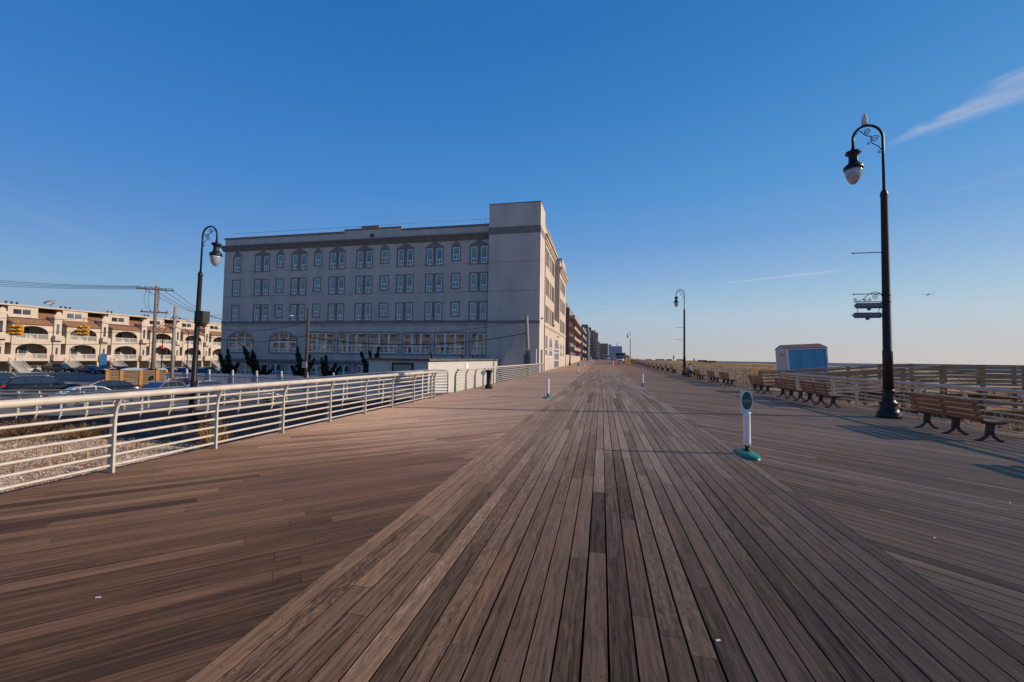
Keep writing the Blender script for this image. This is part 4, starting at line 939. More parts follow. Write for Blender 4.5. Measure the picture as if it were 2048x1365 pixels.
# ------------------------------------------------------------ townhouses
TX=-100.0; M_cream=stucco('cream_stucco',(.52,.43,.345),.09); M_shing=mat('brown_shingle',(.225,.115,.062),.85,var=.22,scale=2.5,stretch=(1,1,5),bump=.02,bscale=8)
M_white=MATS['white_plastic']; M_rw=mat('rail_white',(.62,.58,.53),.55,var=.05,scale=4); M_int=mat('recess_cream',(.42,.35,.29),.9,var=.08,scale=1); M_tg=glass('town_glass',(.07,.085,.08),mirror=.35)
def townhouse(y0,label):
    r=empty('townhouse',(TX,y0,GZ),label,'house','cream townhouses in a row across the car park')
    b=MB()
    H=12.05
    # local: x outwards, y along, z up ; front plane x=0
    def W(y0,y1,z0,z1,ops,x=0,d=.3): wall(b,(x,0,0),(0,1,0),1,0,1,[],0,(1,0,0)) if False else wall(b,(x,y0,0),(0,1,0),y1-y0,z0,z1,[(o[0]-y0,o[1]-y0)+tuple(o[2:]) for o in ops],d,(1,0,0))
    W(0,5.4,2.05,8.75,[(.55,4.75,2.45,5.2,1.15),(.55,4.75,5.95,8.35,1.25)])
    b.box(-.35,0-.001,0,.35,0,2.05); b.box(-.35,-.001,5.05,5.4,0,2.05); b.box(-5.5,-.31,0,5.4,2.0,2.3); b.box(-2.6,-.31,0.02,5.38,5.55,5.85); b.box(-2.6,-.31,0.02,5.38,8.5,8.7)
    b.quad((0,0,2.05),(-5.5,0,2.05),(-5.5,0,8.75),(0,0,8.75)); b.quad((0,5.4,2.05),(0,5.4,8.75),(-5.5,5.4,8.75),(-5.5,5.4,2.05))
    # bay with gable
    W(5.4,6.5,2.05,10.2,[(5.65,6.2,6.9,9.0,.28),(5.7,6.2,2.5,4.6)],.25,.1); b.quad((.25,5.4,2.05),(-1.8,5.4,2.05),(-1.8,5.4,10.2),(.25,5.4,10.2)); b.quad((.25,6.5,2.05),(.25,6.5,10.2),(-3.5,6.5,10.2),(-3.5,6.5,2.05))
    b.prism([(5.25,10.2),(6.65,10.2),(6.65,10.6),(6.4,10.65),(6.35,10.95),(6.15,11.2),(5.95,11.28),(5.75,11.2),(5.55,10.95),(5.5,10.65),(5.25,10.6)],(.05,0,0),(0,1,0),(0,0,1),(1,0,0),.25)
    b.box(.251,.85,5.3,6.6,5.85,6.75); b.box(-1.2,.75,5.3,7.35,2.05,3.25)
    # recess
    W(6.5,7.4,2.05,9.6,[(6.65,7.3,3.3,5.2),(6.65,7.3,6.8,8.6)],-2.4,.1); b.box(-2.3,-.2,6.5,7.4,5.3,6.5)
    # dormer storey and roof line
    W(-.0,3.9,9.85,H-.25,[(.6,3.0,10.3,11.3)],-1.35,.12); b.box(-5.0,-1.15,-.0,7.4,H-.24,H); b.box(-1.36,-1.1,0,3.9,9.80,9.95)
    b.poly([(-1.35,3.9,9.85),(-4.1,3.9,H-.25),(-1.35,3.9,H-.25)]); b.poly([(-1.35,0,9.85),(-1.35,0,H-.25),(-4.1,0,H-.25)])
    b.box(-9,-5.6,0,7.4,0,H-.3)
    b.build('wall',M_cream,r)
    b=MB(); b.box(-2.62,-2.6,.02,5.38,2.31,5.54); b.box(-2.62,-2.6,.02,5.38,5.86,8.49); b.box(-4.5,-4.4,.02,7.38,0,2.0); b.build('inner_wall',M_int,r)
    b=MB(); b.quad((.25,-.05,8.7),(.25,5.45,8.7),(-1.36,5.45,9.84),(-1.36,-.05,9.84)); b.quad((-1.36,3.9,9.84),(-1.36,7.4,9.84),(-4.1,7.4,H-.25),(-4.1,3.9,H-.25)); b.quad((.25,5.45,8.7),(-.0,5.45,8.6),(-1.36,5.45,9.78),(-1.36,5.45,9.84)); b.quad((-1.36,5.45,9.84),(-2.4,7.4,9.6),(-4.1,7.4,H-.3),(-2,5.45,H-1.7)); b.box(.2,.3,-.05,5.45,8.62,8.72)
    b.quad((0.2,7.4,8.7),(-2.4,6.52,9.6),(-4,6.52,H-.3),(-4,7.4,H-.3))
    b.build('roof',M_shing,r)
    for nm,(yy0,yy1,z0,z1,x) in (('window',(.6,3.0,10.3,11.3,-1.43)),('window',(1.0,3.4,3.0,4.9,-2.59)),('window',(1.0,3.6,6.2,8.1,-2.59)),('window',(5.65,6.2,6.9,9.0,.17)),('door',(5.7,6.2,2.5,4.6,.17)),('window',(6.65,7.3,3.3,5.2,-2.49)),('window',(6.65,7.3,6.8,8.6,-2.49))):
        p=MB(); p.box(x-.02,x,yy0,yy1,z0,z1); f=MB(); f.box(x,x+.06,yy0,yy0+.06,z0,z1); f.box(x,x+.06,yy1-.06,yy1,z0,z1); f.box(x,x+.06,yy0+.06,yy1-.06,z1-.06,z1); f.box(x,x+.06,yy0+.06,yy1-.06,z0,z0+.05)
        if yy1-yy0>1: m_=(yy0+yy1)/2; f.box(x,x+.05,m_-.05,m_+.05,z0+.05,z1-.06)
        ff=f.build(nm,M_rw,r); p.build('pane',M_tg,ff)
    for zz in (2.32,5.87):
        b=MB(); b.box(-.2,-.12,.56,4.74,zz+.98,zz+1.05); b.box(-.2,-.12,.56,4.74,zz+.10,zz+.16)
        for i in range(30): y=.62+i*.14; b.box(-.18,-.14,y,y+.045,zz+.16,zz+.98)
        for y in (1.9,3.3): b.box(-.2,-.12,y,y+.08,zz,zz+1.05)
        b.build('balcony_rail',M_rw,r)
    # stairs
    b=MB()
    for i in range(12): b.box(.3+i*.28,.3+(i+1)*.28+.02,-.5,.75,2.1-i*.175-.06,2.1-i*.175)
    for y in (-.52,.75):
        b.bar((.3,y,1.95),(3.7,y,-.05),.05,.22)
        b.bar((.3,y,3.05),(3.7,y,.95),.05,.06)
        for i in range(13): x=.35+i*.27; z=2.1-i*.165; b.box(x,x+.045,y-.02,y+.02,z-.1,z+.95)
    b.build('front_stairs',M_rw,r)
    return r
t0=townhouse(42.9,'cream townhouse at the left edge of the photo, mostly outside the frame')
index_kids()
tl=['cream townhouse behind the white sports car, first full unit from the left','second full cream townhouse, behind the right hand traffic signals','third full cream townhouse, left of the wooden utility pole','cream townhouse directly behind the tall wooden utility pole','cream townhouse between the plain wooden pole and the black lamp','rightmost cream townhouse, cut off by the grey building']
for i in range(6): dup(t0,(TX,50.3+7.4*i,GZ),0,tl[i])
dup(t0,(TX,50.3+44.4,GZ),0,'cream townhouse hidden mostly behind the grey building edge')
dh=empty('satellite_dish',(TX-2.6,56.6,9.7),'round grey satellite dish on the townhouse roof','satellite dish')
b=MB(); b.tube([(0,0,-.3),(0,0,.75)],.05,6); b.build('mast',M_iron,dh); b=MB(); b.lathe([(.05,0),(.5,.12),(.85,.38),(.87,.4),(.5,.16),(.05,.05)],18); b.build('dish',mat('dish_grey',(.38,.36,.34),.6),dh,loc=(0,0,.75),rot=(.5,.3,0))
for i,(y,n) in enumerate(((50.8,3),(58.3,3),(66,2),(73.2,2),(80.5,2))):
    for k in range(n):
        b=MB(); b.lathe([(.12,0),(.12,.35+.15*(k%2)),(.2,.4),(.2,.5),(.1,.62)],8); o=b.build('roof_vent',M_roofdark,loc=(TX-3,y+k*.7,9.7)); tag(o,'small dark vent pipe on the flat townhouse roof edge','roof vent','roof vents on the townhouses')
# building behind the viewer, mirrored in the big ground floor windows
RB=Vector((-40,-28,GZ)); rb=empty('apartment_house',RB,'cream apartment house behind the viewer, seen only as a reflection in the lower windows','building')
b=MB(); opr=[(3+i*7.0,7.5+i*7,z,z+2.4,1.1) for i in range(17) for z in (3,6.3)]
wall(b,(-98,0,0),(1,0,0),124,0,12,opr,.6,(0,1,0)); b.box(-98,26,-8,-.62,0,11.9); b.build('wall',M_cream,rb)
b=MB(); b.quad((-98,.4,11),(26,.4,11),(26,-3,14),(-98,-3,14)); b.build('roof',M_shing,rb)
for o_ in opr:
    b=MB(); b.quad((o_[0]-98,-.61,o_[2]),(o_[1]-98,-.61,o_[2]),(o_[1]-98,-.61,o_[3]),(o_[0]-98,-.61,o_[3])); b.build('window',M_tg,rb)
# ------------------------------------------------------------ utility poles and wires
def cat(a,b,sag,n=14):
    a=Vector(a);b=Vector(b); return [a+(b-a)*(i/n)-Vector((0,0,4*sag*(i/n)*(1-i/n))) for i in range(n+1)]
PA=Vector((-50.584,37.134,-2.350)); PB=Vector((-46.382,36.012,-2.350)); PC=Vector((-28.350,34.800,-2.350)); PD=Vector((-8.100,44.300,-2.350))
ua=empty('utility_pole',PA,'tall wooden utility pole with two crossarms among the townhouses','utility pole')
hA=11.70
b=MB(); b.tube([(0,0,0),(-.05,0,hA*.5),(-.1,.0,hA)],[.22,.18,.14],10); b.build('pole',M_polewood,ua)
arm=Vector((.75,.66,0)).normalized()
for z,L,nm in ((hA-.45,1.7,6),(hA-3.1,1.25,4)):
    b=MB(); b.bar(-arm*L+Vector((-.1,-.1,z)),arm*L+Vector((-.1,-.1,z)),.12,.14); ca=b.build('crossarm',mat('crossarm_wood',(.09,.065,.05),.9,var=.2),ua)
    b=MB()
    for i in range(nm): p=arm*(-L+.15+(2*L-.3)*i/(nm-1))+Vector((-.1,-.1,z)); b.lathe([(.03,.07),(.06,.12),(.04,.18),(.065,.22),(.03,.3)],7,p)
    b.build('insulator',mat('insulator',(.10,.09,.09),.4),ca)
b=MB()
for i in range(5): a_=rnd.uniform(-1,1)*1.2; b.tube([arm*a_+Vector((-.1,-.1,hA-.5)),arm*(a_*1.25)+Vector((-.1,-.1,hA-1.6)),arm*(a_*.9)+Vector((-.1,-.1,hA-2.8))],.02,4,caps=False)
b.tube([Vector((-.1,-.1,hA-3))+arm*1.1,Vector((-.1,-.1,hA-4.2))+arm*.9,Vector((0,0,hA-5.3))],.03,4); b.build('jumper_cables',M_wire,ua)
ub=empty('utility_pole',PB,'plain shorter wooden pole without crossarms, left of the black lamp','utility pole')
hB=9.07
b=MB(); b.tube([(0,0,0),(.05,0,hB)],[.19,.15],10); b.build('pole',mat('pole_wood_grey',(.25,.22,.19),.85,var=.25,scale=3,stretch=(6,6,.6)),ub)
uc=empty('light_pole',PC,'dark wooden pole with a bare white street light arm in front of the grey facade','utility pole'); hC=8.6
b=MB(); b.tube([(0,0,0),(.06,0,hC)],[.17,.13],10); b.build('pole',mat('pole_dark',(.055,.04,.04),.85,var=.3,scale=3,stretch=(6,6,.6)),uc)
b=MB(); b.tube([(0,0,hC-1.05),(-.9,-.05,hC-.9),(-1.7,-.1,hC-.82)],.035,6); b.build('light_arm',M_rail,uc)
b=MB(); b.tube([(-1.6,-.1,hC-.82),(-1.9,-.1,hC-.80),(-2.15,-.1,hC-.82)],[.05,.10,.05],8); b.build('light_head',M_white,uc)
b=MB(); b.box(-.28,.2,-.22,-.19,.95+.0,1.5); sp=b.build('parking_sign',MATS['sign_white'],uc,loc=(0,0,1.75)); b=MB()
for i in range(3): b.box(-.2,.12,-.224,-.221,1.32-i*.14,1.38-i*.14)
b.build('sign_print',mat('print_red',(.35,.08,.06),.6),sp)
ud=empty('utility_pole',PD,'stout leaning wooden pole with meter boxes at its foot beside the corner tower','utility pole'); hD=8.64
b=MB(); b.tube([(.35,0,0),(.1,0,hD*.6),(-.05,0,hD)],[.26,.21,.17],10); b.build('pole',mat('pole_wood_warm',(.26,.215,.17),.85,var=.25,scale=3,stretch=(6,6,.6)),ud)
b=MB(); b.box(.5,1.1,-.2,.25,3.3,5.0); b.build("meter_box",mat('box_beige',(.48,.43,.38),.6),ud)
b=MB(); b.tube([(-.0,-.24,2.2),(-.02,-.24,3.8),(-.0,-.22,5.1)],.06,6); b.tube([(.25,-.28,2.2),(.2,-.28,3.4),(.1,-.25,4.6)],.05,6); b.box(-.3,-.06,-.25,-.05,3.4,4.4); b.build('conduit',mat('conduit_brown',(.16,.11,.085),.7),ud)
wires=empty('overhead_wires',(PC.x,PC.y,PC.z+hC),'sagging black overhead cables strung across the grey facade between the poles','cables')
WO=wires.location
def wire(parts,r): 
    b=MB(); 
    for a,c,s in parts: b.tube([p-WO for p in cat(a,c,s)],r,4,caps=False)
    return b.build('cable',M_wire,wires)
tD=PD+Vector((0,0,hD-.4)); tD2=PD+Vector((0,0,hD-1.9)); tC=PC+Vector((0,0,hC-1.35)); tC2=PC+Vector((0,0,hC-2.75))
wire([(tD,PC+Vector((0,0,hC-2.3)),.9)],.022); wire([(tD2,PC+Vector((0,0,hC-2.9)),1.0)],.045)
wire([(tC,PB+Vector((0,0,hB-1.0)),1.3)],.022); wire([(tC2,PB+Vector((0,0,hB-2.2)),1.1)],.028)
wire([(tC,Vector((-27,46.7,3.9)),.3)],.018)
wire([(tD2+Vector((-1.2,0,-.1)),Vector((-11.7,45.5,1.2)),.4)],.015)
w2=empty('power_lines',PA+Vector((0,0,hA)),'thin power lines running off both sides of the tall crossarm pole','cables'); WO=w2.location
far=[]
for k in range(4):
    a=PA+arm*(-1.4+.9*k)+Vector((-.1,-.1,hA-.2)); b=MB()
    b.tube([p-WO for p in cat(a,Vector((-91,41,11.3))+Vector((0,0,.9*(1.0-.35*k))),.3)],.024,4,caps=False); b.tube([p-WO for p in cat(a,Vector((-87,78,10.6))+Vector((k*1.5,0,-.5*k)),1.2)],.03,4,caps=False); b.build('power_line',M_wire,w2)
for z,l in ((6.3,.5),(5.0,.6)):
    b=MB(); b.tube([p-WO for p in cat(PA+Vector((0,0,z)),Vector((-90,20,z-2)),l)],.026,4,caps=False); b.tube([p-WO for p in cat(PA+Vector((0,0,z)),PB+Vector((0,0,hB-.8)),.3)],.026,4,caps=False); b.build('cable',M_wire,w2)
# traffic signals
M_sig=mat('signal_yellow',(.62,.30,.015),.5,var=.1,scale=6)
def signal(px,label,rz):
    r=empty('traffic_signal',px,label,'traffic light','yellow traffic signals',rz)
    for dx,a in ((-.32,0),(.32,PI*.4)):
        b=MB(); b.box(dx-.22,dx+.22,-.15,.15,-1.0,.35); 
        hd=b.build('signal_head',M_sig,r)
        b=MB()
        for k in range(3):
            z=.12-k*.43
            b.prism([(.2*math.cos(t*PI/8),.2*math.sin(t*PI/8)) for t in range(0,9)],(dx,-.15,z),(1,0,0),(0,0,1),(0,-1,0),.35)
        b.build('visor',M_sig,hd)
        b=MB()
        for k in range(3): b.lathe([(.15,0),(.15,.02)],10,(dx,0,.12-k*.43-.0)) if False else b.box(dx-.12,dx+.12,-.156,-.151,.0-k*.43,.10-k*.43)
        b.build('lens',mat('lens_dark',(.03,.01,.01),.3),hd)
    b=MB(); b.tube([(0,0,.3),(0,0,1.3)],.05,6); b.tube([(-.32,0,.3),(-.2,0,.5),(0,0,.55),(.2,0,.5),(.32,0,.3)],.04,6); b.build('hanger',M_sig,r)
    return r
signal(Vector((-72.829,37.101,4.466)),'left pair of yellow traffic signals hanging from a span wire over the street',.5)
signal(Vector((-64.605,38.913,4.534)),'right pair of yellow traffic signals hanging before the second townhouse',.7)
b=MB(); a0=Vector((-72.829,37.101,4.466))+Vector((0,0,1.3)); a1=Vector((-64.605,38.913,4.534))+Vector((0,0,1.3)); ext=(a0-a1).normalized()
b.tube([p-a0 for p in cat(a0+ext*8,a0,.1)]+[p-a0 for p in cat(a0,a1,.2)]+[p-a0 for p in cat(a1,PB+Vector((0,0,hB-2)),.6)],.03,4); tag(b.build('span_wire',M_wire,loc=a0),'span wire carrying the two pairs of yellow traffic signals','cable')
# slim street poles
for p,h,l in [((-61.68, 50.06, -2.35), 7.2, 'slim dark street light between the two thick poles'), ((-104.01, 54.05, -2.25), 5.0, 'slim dark street light before the leftmost balconies'), ((-69.69, 52.42, -2.35), 6.5, 'slim dark street light just right of the tall utility pole')]:
    b=MB(); b.tube([(0,0,0),(0,0,h)],[.07,.05],8); b.tube([(0,0,h-.1),(-.6,0,h+.5),(-1.4,0,h+.6)],.03,5); tag(b.build('street_light',M_black,loc=p),l,'street light')
b=MB(); b.box(-.45,.45,-.05,.05,0,3.4); tag(b.build('blue_banner',mat('banner_blue',(.02,.15,.34),.6),loc=(-92.016,58.756,-2.210),rot=(0,0,.9)),'narrow upright blue banner on the pavement by the third townhouse','banner')
b=MB(); b.box(-.02,.02,-.3,.3,-.3,.3); b.box(-.02,.02,.05,.5,-.65,-.3); 
tag(b.build('red_flag',mat('flag_red',(.55,.04,.05),.7),loc=(TX+.4,74.8,3.0),rot=(.3,0,.2)),'small red flag hanging on the balcony beside the wooden pole','flag')
# ------------------------------------------------------------ picket fence and wind-swept junipers
FN=((-50,38,-2.35),(-17.2,38,-2.35))
fn=empty('picket_fence',FN[0],'low white picket fence with ball topped posts in front of the grey building','fence')
M_fence=mat('fence_white',(.50,.50,.52),.7,var=.08,scale=4)
fo=Vector(FN[0]); fd=Vector(FN[1])-fo; FL=fd.length; fd.normalize(); b=MB()
n=int(FL/.16)
for i in range(n): p=fd*(i*.16+.05); b.obox(p+Vector((0,0,.85)),fd,(0,0,1),fd.cross(Vector((0,0,1))),.045,.82,.012)
for z in (.3,1.4): b.bar(fd*0+Vector((0,.03,z)),fd*FL+Vector((0,.03,z)),.03,.07)
b.build('pickets',M_fence,fn)
for i in range(int(FL/3.2)+1):
    b=MB(); b.box(-.09,.09,-.09,.09,0,1.85); b.lathe([(.03,1.85),(.08,1.88),(.12,1.98),(.09,2.08),(.02,2.12)],9); b.build('fence_post',M_fence,fn,loc=fd*i*3.2)
M_jun=mat('juniper_green',(.020,.028,.016),.9,var=.6,scale=4); M_bark=mat('bark',(.05,.04,.035),.95,var=.3)
def juniper(loc,H,label,limbs,seed):
    rr=random.Random(seed); r=empty('juniper_tree',loc,label,'tree','windswept junipers before the grey building')
    tk=MB(); fo=MB()
    for (dx,dy,h,w_) in limbs:
        pts=[]; n=7
        for i in range(n+1): t=i/n; pts.append(Vector((dx*t**1.4+rr.uniform(-.06,.06)*t,dy*t,h*t)))
        tk.tube(pts,[.09*(1-.8*i/n)+.01 for i in range(n+1)],5)
        m=int(2600*h/H)
        for _ in range(m):
            t=rr.random()**.8; t=.06+.94*t; i=min(n-1,int(t*n)); p=pts[i].lerp(pts[i+1],t*n-i)
            lump=.55+.45*math.sin(t*27+dx*5+3*math.sin(t*9)); rad=1.45*w_*(1.05-t)**.6*lump+.03
            a=rr.uniform(0,2*PI); q=rad*math.sqrt(rr.random()); c=p+Vector((math.cos(a)*q,math.sin(a)*q,rr.uniform(-.12,.1)))
            s=rr.uniform(.09,.2); up=Vector((dx*.25+rr.uniform(-.4,.4),rr.uniform(-.4,.4),1)).normalized()*s*1.7; sd=Vector((math.cos(a+1),math.sin(a+1),0))*s*.5
            out=(c-p); out.z=0; fo.poly([c-sd,c+sd,c+up+out*.6])
    tk.build('trunk',M_bark,r); fo.build('crown',M_jun,r); return r
for i,(p,H,l,lm) in enumerate([((-46.2, 43, -2.35), 4.3, 'leftmost juniper, forked, at the left corner of the grey building', [(-1.6, 0, 3.7, 0.34), (-0.6, 0.2, 4.3, 0.34), (1.2, 0, 2.6, 0.3), (0.2, 0, 2.4, 0.5)]), ((-41.9, 43, -2.35), 4.8, 'tallest juniper leaning left below the first arched window', [(-2.3, 0, 4.7, 0.42), (-1.1, 0.2, 4.2, 0.4), (1.0, 0, 2.4, 0.45), (1.9, 0, 1.9, 0.3), (-0.4, 0, 2.6, 0.6)]), ((-35.6, 43, -2.35), 4.7, 'juniper just left of the dark light pole', [(-0.7, 0, 4.7, 0.36), (0.9, 0, 3.7, 0.36), (-1.4, 0, 2.4, 0.35), (1.6, 0.1, 3.3, 0.2), (0.0, 0, 2.6, 0.6)]), ((-32.0, 43, -2.35), 3.7, 'thin many armed juniper right of the dark light pole', [(-0.9, 0, 3.4, 0.28), (-0.4, 0, 3.7, 0.26), (1.0, 0, 2.8, 0.2), (1.7, 0, 2.5, 0.18), (-0.2, 0, 1.9, 0.45)]), ((-26.0, 43, -2.35), 4.8, 'juniper rising behind the left end of the white annex', [(-1.6, 0, 4.2, 0.3), (-0.5, 0, 4.3, 0.25), (0.6, 0, 4.8, 0.3), (0.1, 0, 2.4, 0.5)])]): juniper(Vector(p),H,l,lm,i+3)
# ------------------------------------------------------------ cars
M_tyre=mat('tyre',(.015,.015,.016),.85); M_rim=mat('rim',(.35,.35,.37),.3,.8); M_cglass=mat('car_glass',(.02,.026,.032),.05,spec=.9,coat=1); M_tail=mat('tail_lamp',(.45,.015,.02),.25,coat=.5); M_head=mat('head_lamp',(.55,.56,.58),.15,coat=.6)
def paint(n,c): return mat('paint_'+n,c,.28,.25,var=.04,scale=2,coat=.8)
CARP={ # stations x: (zlow, zbelt, halfwidth) ; greenhouse profile
 'suv':dict(L=4.7,W=.93,body=[(-2.35,.5,.85,.80),(-2.28,.38,1.02,.88),(-1.6,.32,1.06,.93),(0,.28,1.02,.93),(1.0,.28,.99,.93),(1.75,.30,.93,.90),(2.15,.36,.84,.84),(2.35,.48,.66,.74)],gh=[(-2.2,1.02),(-1.95,1.58),(-1.5,1.68),(.2,1.68),(.55,1.60),(1.2,1.0)],wr=.36),
 'sedan':dict(L=4.7,W=.90,body=[(-2.35,.5,.78,.76),(-2.25,.36,.93,.85),(-1.6,.28,.96,.90),(0,.24,.90,.90),(1.0,.24,.87,.90),(1.8,.27,.78,.87),(2.2,.33,.68,.80),(2.35,.45,.55,.68)],gh=[(-1.9,.95),(-1.2,1.36),(-.6,1.44),(.1,1.44),(.35,1.38),(1.15,.88)],wr=.33),
 'sports':dict(L=4.4,W=.94,body=[(-2.2,.45,.70,.80),(-2.1,.34,.84,.90),(-1.5,.26,.88,.95),(0,.20,.78,.93),(.9,.20,.74,.93),(1.6,.22,.70,.92),(2.05,.26,.55,.84),(2.2,.34,.42,.70)],gh=[(-1.6,.86),(-.9,1.12),(-.4,1.18),(0,1.16),(.2,1.1),(.95,.75)],wr=.34),
 'pickup':dict(L=5.6,W=.98,body=[(-2.8,.5,1.0,.92),(-2.75,.45,1.12,.97),(-1.0,.40,1.12,.98),(.2,.36,1.10,.98),(1.2,.36,1.10,.98),(2.2,.38,1.08,.96),(2.65,.42,1.0,.92),(2.8,.5,.85,.86)],gh=[(-1.0,1.1),(-.9,1.8),(-.6,1.88),(.5,1.88),(.75,1.82),(1.35,1.1)],wr=.40),
 'van':dict(L=5.2,W=1.0,body=[(-2.6,.5,1.2,.96),(-2.55,.4,1.3,1.0),(-1.6,.35,1.3,1.0),(0,.33,1.25,1.0),(1.2,.33,1.15,1.0),(1.9,.34,1.05,.98),(2.45,.38,.95,.92),(2.6,.5,.8,.84)],gh=[(-2.5,1.25),(-2.42,2.2),(-2.2,2.32),(.8,2.32),(1.1,2.2),(1.95,1.05)],wr=.36)}
def make_car(kind,loc,rz,pm,label,group='parked cars',name='car',cat_='car',top=None):
    D=CARP[kind]; r=empty(name,loc,label,cat_,group,rz)
    b=MB(); st=D['body']; m=10
    def ring(x,zl,zb,hw):
        return [(x,-hw*.86,zl),(x,-hw,zl+.12),(x,-hw*1.0,(zl+zb)/2+.05),(x,-hw*.965,zb-.10),(x,-hw*.90,zb),(x,hw*.90,zb),(x,hw*.965,zb-.10),(x,hw,(zl+zb)/2+.05),(x,hw,zl+.12),(x,hw*.86,zl)]
    base=len(b.v)
    for s_ in st: b.v+=ring(*s_)
    for i in range(len(st)-1):
        for k in range(m): k2=(k+1)%m; b.f.append((base+i*m+k,base+(i+1)*m+k,base+(i+1)*m+k2,base+i*m+k2)); b.mi.append(0); b.sm.append(True)
    b.f.append(tuple(base+k for k in range(m))); b.mi.append(0); b.sm.append(False); b.f.append(tuple(base+(len(st)-1)*m+k for k in range(m))[::-1]); b.mi.append(0); b.sm.append(False)
    gh=D['gh']; W=D['W']
    def hw_(z,z0,z1): t=(z-z0)/(z1-z0); return W*(.88-.20*t)
    z0=min(p[1] for p in gh); z1=max(p[1] for p in gh)
    Lp=[(x,-hw_(z,z0,z1),z) for x,z in gh]; Rp=[(x,hw_(z,z0,z1),z) for x,z in gh]
    b.poly(Lp[::-1]); b.poly(Rp)
    for i in range(len(gh)-1): b.quad(Lp[i],Lp[i+1],Rp[i+1],Rp[i],sm=False)
    b.build('body',pm,r,recalc=True)
    # side windows inset, windscreen, rear screen
    g=MB()
    cx=sum(p[0] for p in gh)/len(gh)
    def shr(pts,k=.84):
        mx_=sum(p[0] for p in pts)/len(pts); mz=sum(p[1] for p in pts)/len(pts); return [(mx_+(p[0]-mx_)*k,mz+(p[1]-mz)*(k-.06)+.01) for p in pts]
    w=shr(gh,.86); xs0=min(p[0] for p in w); xs1=max(p[0] for p in w); cuts=[xs0,xs0+(xs1-xs0)*.30,xs0+(xs1-xs0)*.60,xs1]
    for a,c in zip(cuts,cuts[1:]):
        pl=clip(clip(w,0,c-.025,True),0,a+.025,False)
        if len(pl)<3: continue
        for s in (-1,1):
            pts=[(x,s*(hw_(z,z0,z1)+.006),z) for x,z in pl]; g=MB(); g.poly(pts if s>0 else pts[::-1]); g.build('side_window',M_cglass,r)
    for nm,i in (('windscreen',len(gh)-2),('rear_window',0)):
        g=MB(); (xa,za),(xb,zb)=gh[i],gh[i+1]; n_=Vector((-(zb-za),0,xb-xa)).normalized(); n_=n_ if (n_.x>0)==(nm=='windscreen') else -n_
        def pt(t,s): x=xa+(xb-xa)*t; z=za+(zb-za)*t; return Vector((x,s*(hw_(z,z0,z1)-.07),z))+n_*.012
        t0_,t1_=(.06,.94); g.quad(pt(t0_,-1),pt(t0_,1),pt(t1_,1),pt(t1_,-1)); g.build(nm,M_cglass,r)
    xf=st[-1][0]; xr=st[0][0]; zb=st[-1][2]; zr=st[1][2]
    for s in (-1,1):
        for x in (-D['L']*.29,D['L']*.31):
            wv=MB(); R_=D['wr']; yy=s*(W-.10)
            wv.tube([(x,yy-.11,R_),(x,yy+.11,R_)],R_,18); wh=wv.build('wheel',M_tyre,r)
            rm=MB(); rm.tube([(x,yy+s*.08,R_),(x,yy+s*.118,R_)],R_*.62,14); rm.build('rim',M_rim,wh)
            ar=MB(); ar.tube([(x+ (R_+.04)*math.cos(t*PI/8),s*(W+.002),R_+(R_+.04)*math.sin(t*PI/8)) for t in range(9)],.03,5); ar.build('wheel_arch',M_black,r)
        h=MB(); h.hexa([(xf-.42,s*(W*.62),zb-.09),(xf-.03,s*W*.60,zb-.12),(xf-.10,s*W*.86,zb-.10),(xf-.42,s*W*.94,zb-.05),(xf-.42,s*(W*.62),zb+.05),(xf-.06,s*W*.60,zb+.0),(xf-.14,s*W*.86,zb+.02),(xf-.44,s*W*.94,zb+.09)]); h.build('headlight',M_head,r,recalc=True)
        h=MB(); h.box(xr-.015,xr+.18,s*W*.62,s*W*.93,zr-.22,zr-.02); h.build('tail_light',M_tail,r)
        h=MB(); h.box(.62,.82,s*W*.93,s*(W+.14),st[3][2]+.0,st[3][2]+.13); h.build('mirror',pm,r)
        h=MB(); 
        for x in (-.55,.35): h.box(x-.09,x+.09,s*W*.965,s*(W*.985+.02),st[3][2]-.13,st[3][2]-.10)
        h.build('door_handle',M_rim,r)
        if kind=='suv': h=MB(); h.tube([(-1.75,s*W*.66,1.70),(-1.5,s*W*.66,1.74),(.1,s*W*.66,1.74),(.3,s*W*.66,1.68)],.025,6); h.build('roof_rail',M_rim,r)
    h=MB(); h.box(xf-.03,xf+.012,-W*.45,W*.45,zb-.26,zb-.08); h.build('grille',M_black,r)
    h=MB(); h.box(xr-.02,xr+.02,-.26,.26,.55,.68); h.build('number_plate',MATS['panel_white'],r)
    return r
K=paint('black',(.010,.011,.013)); 
def V(*a): return Vector(a)
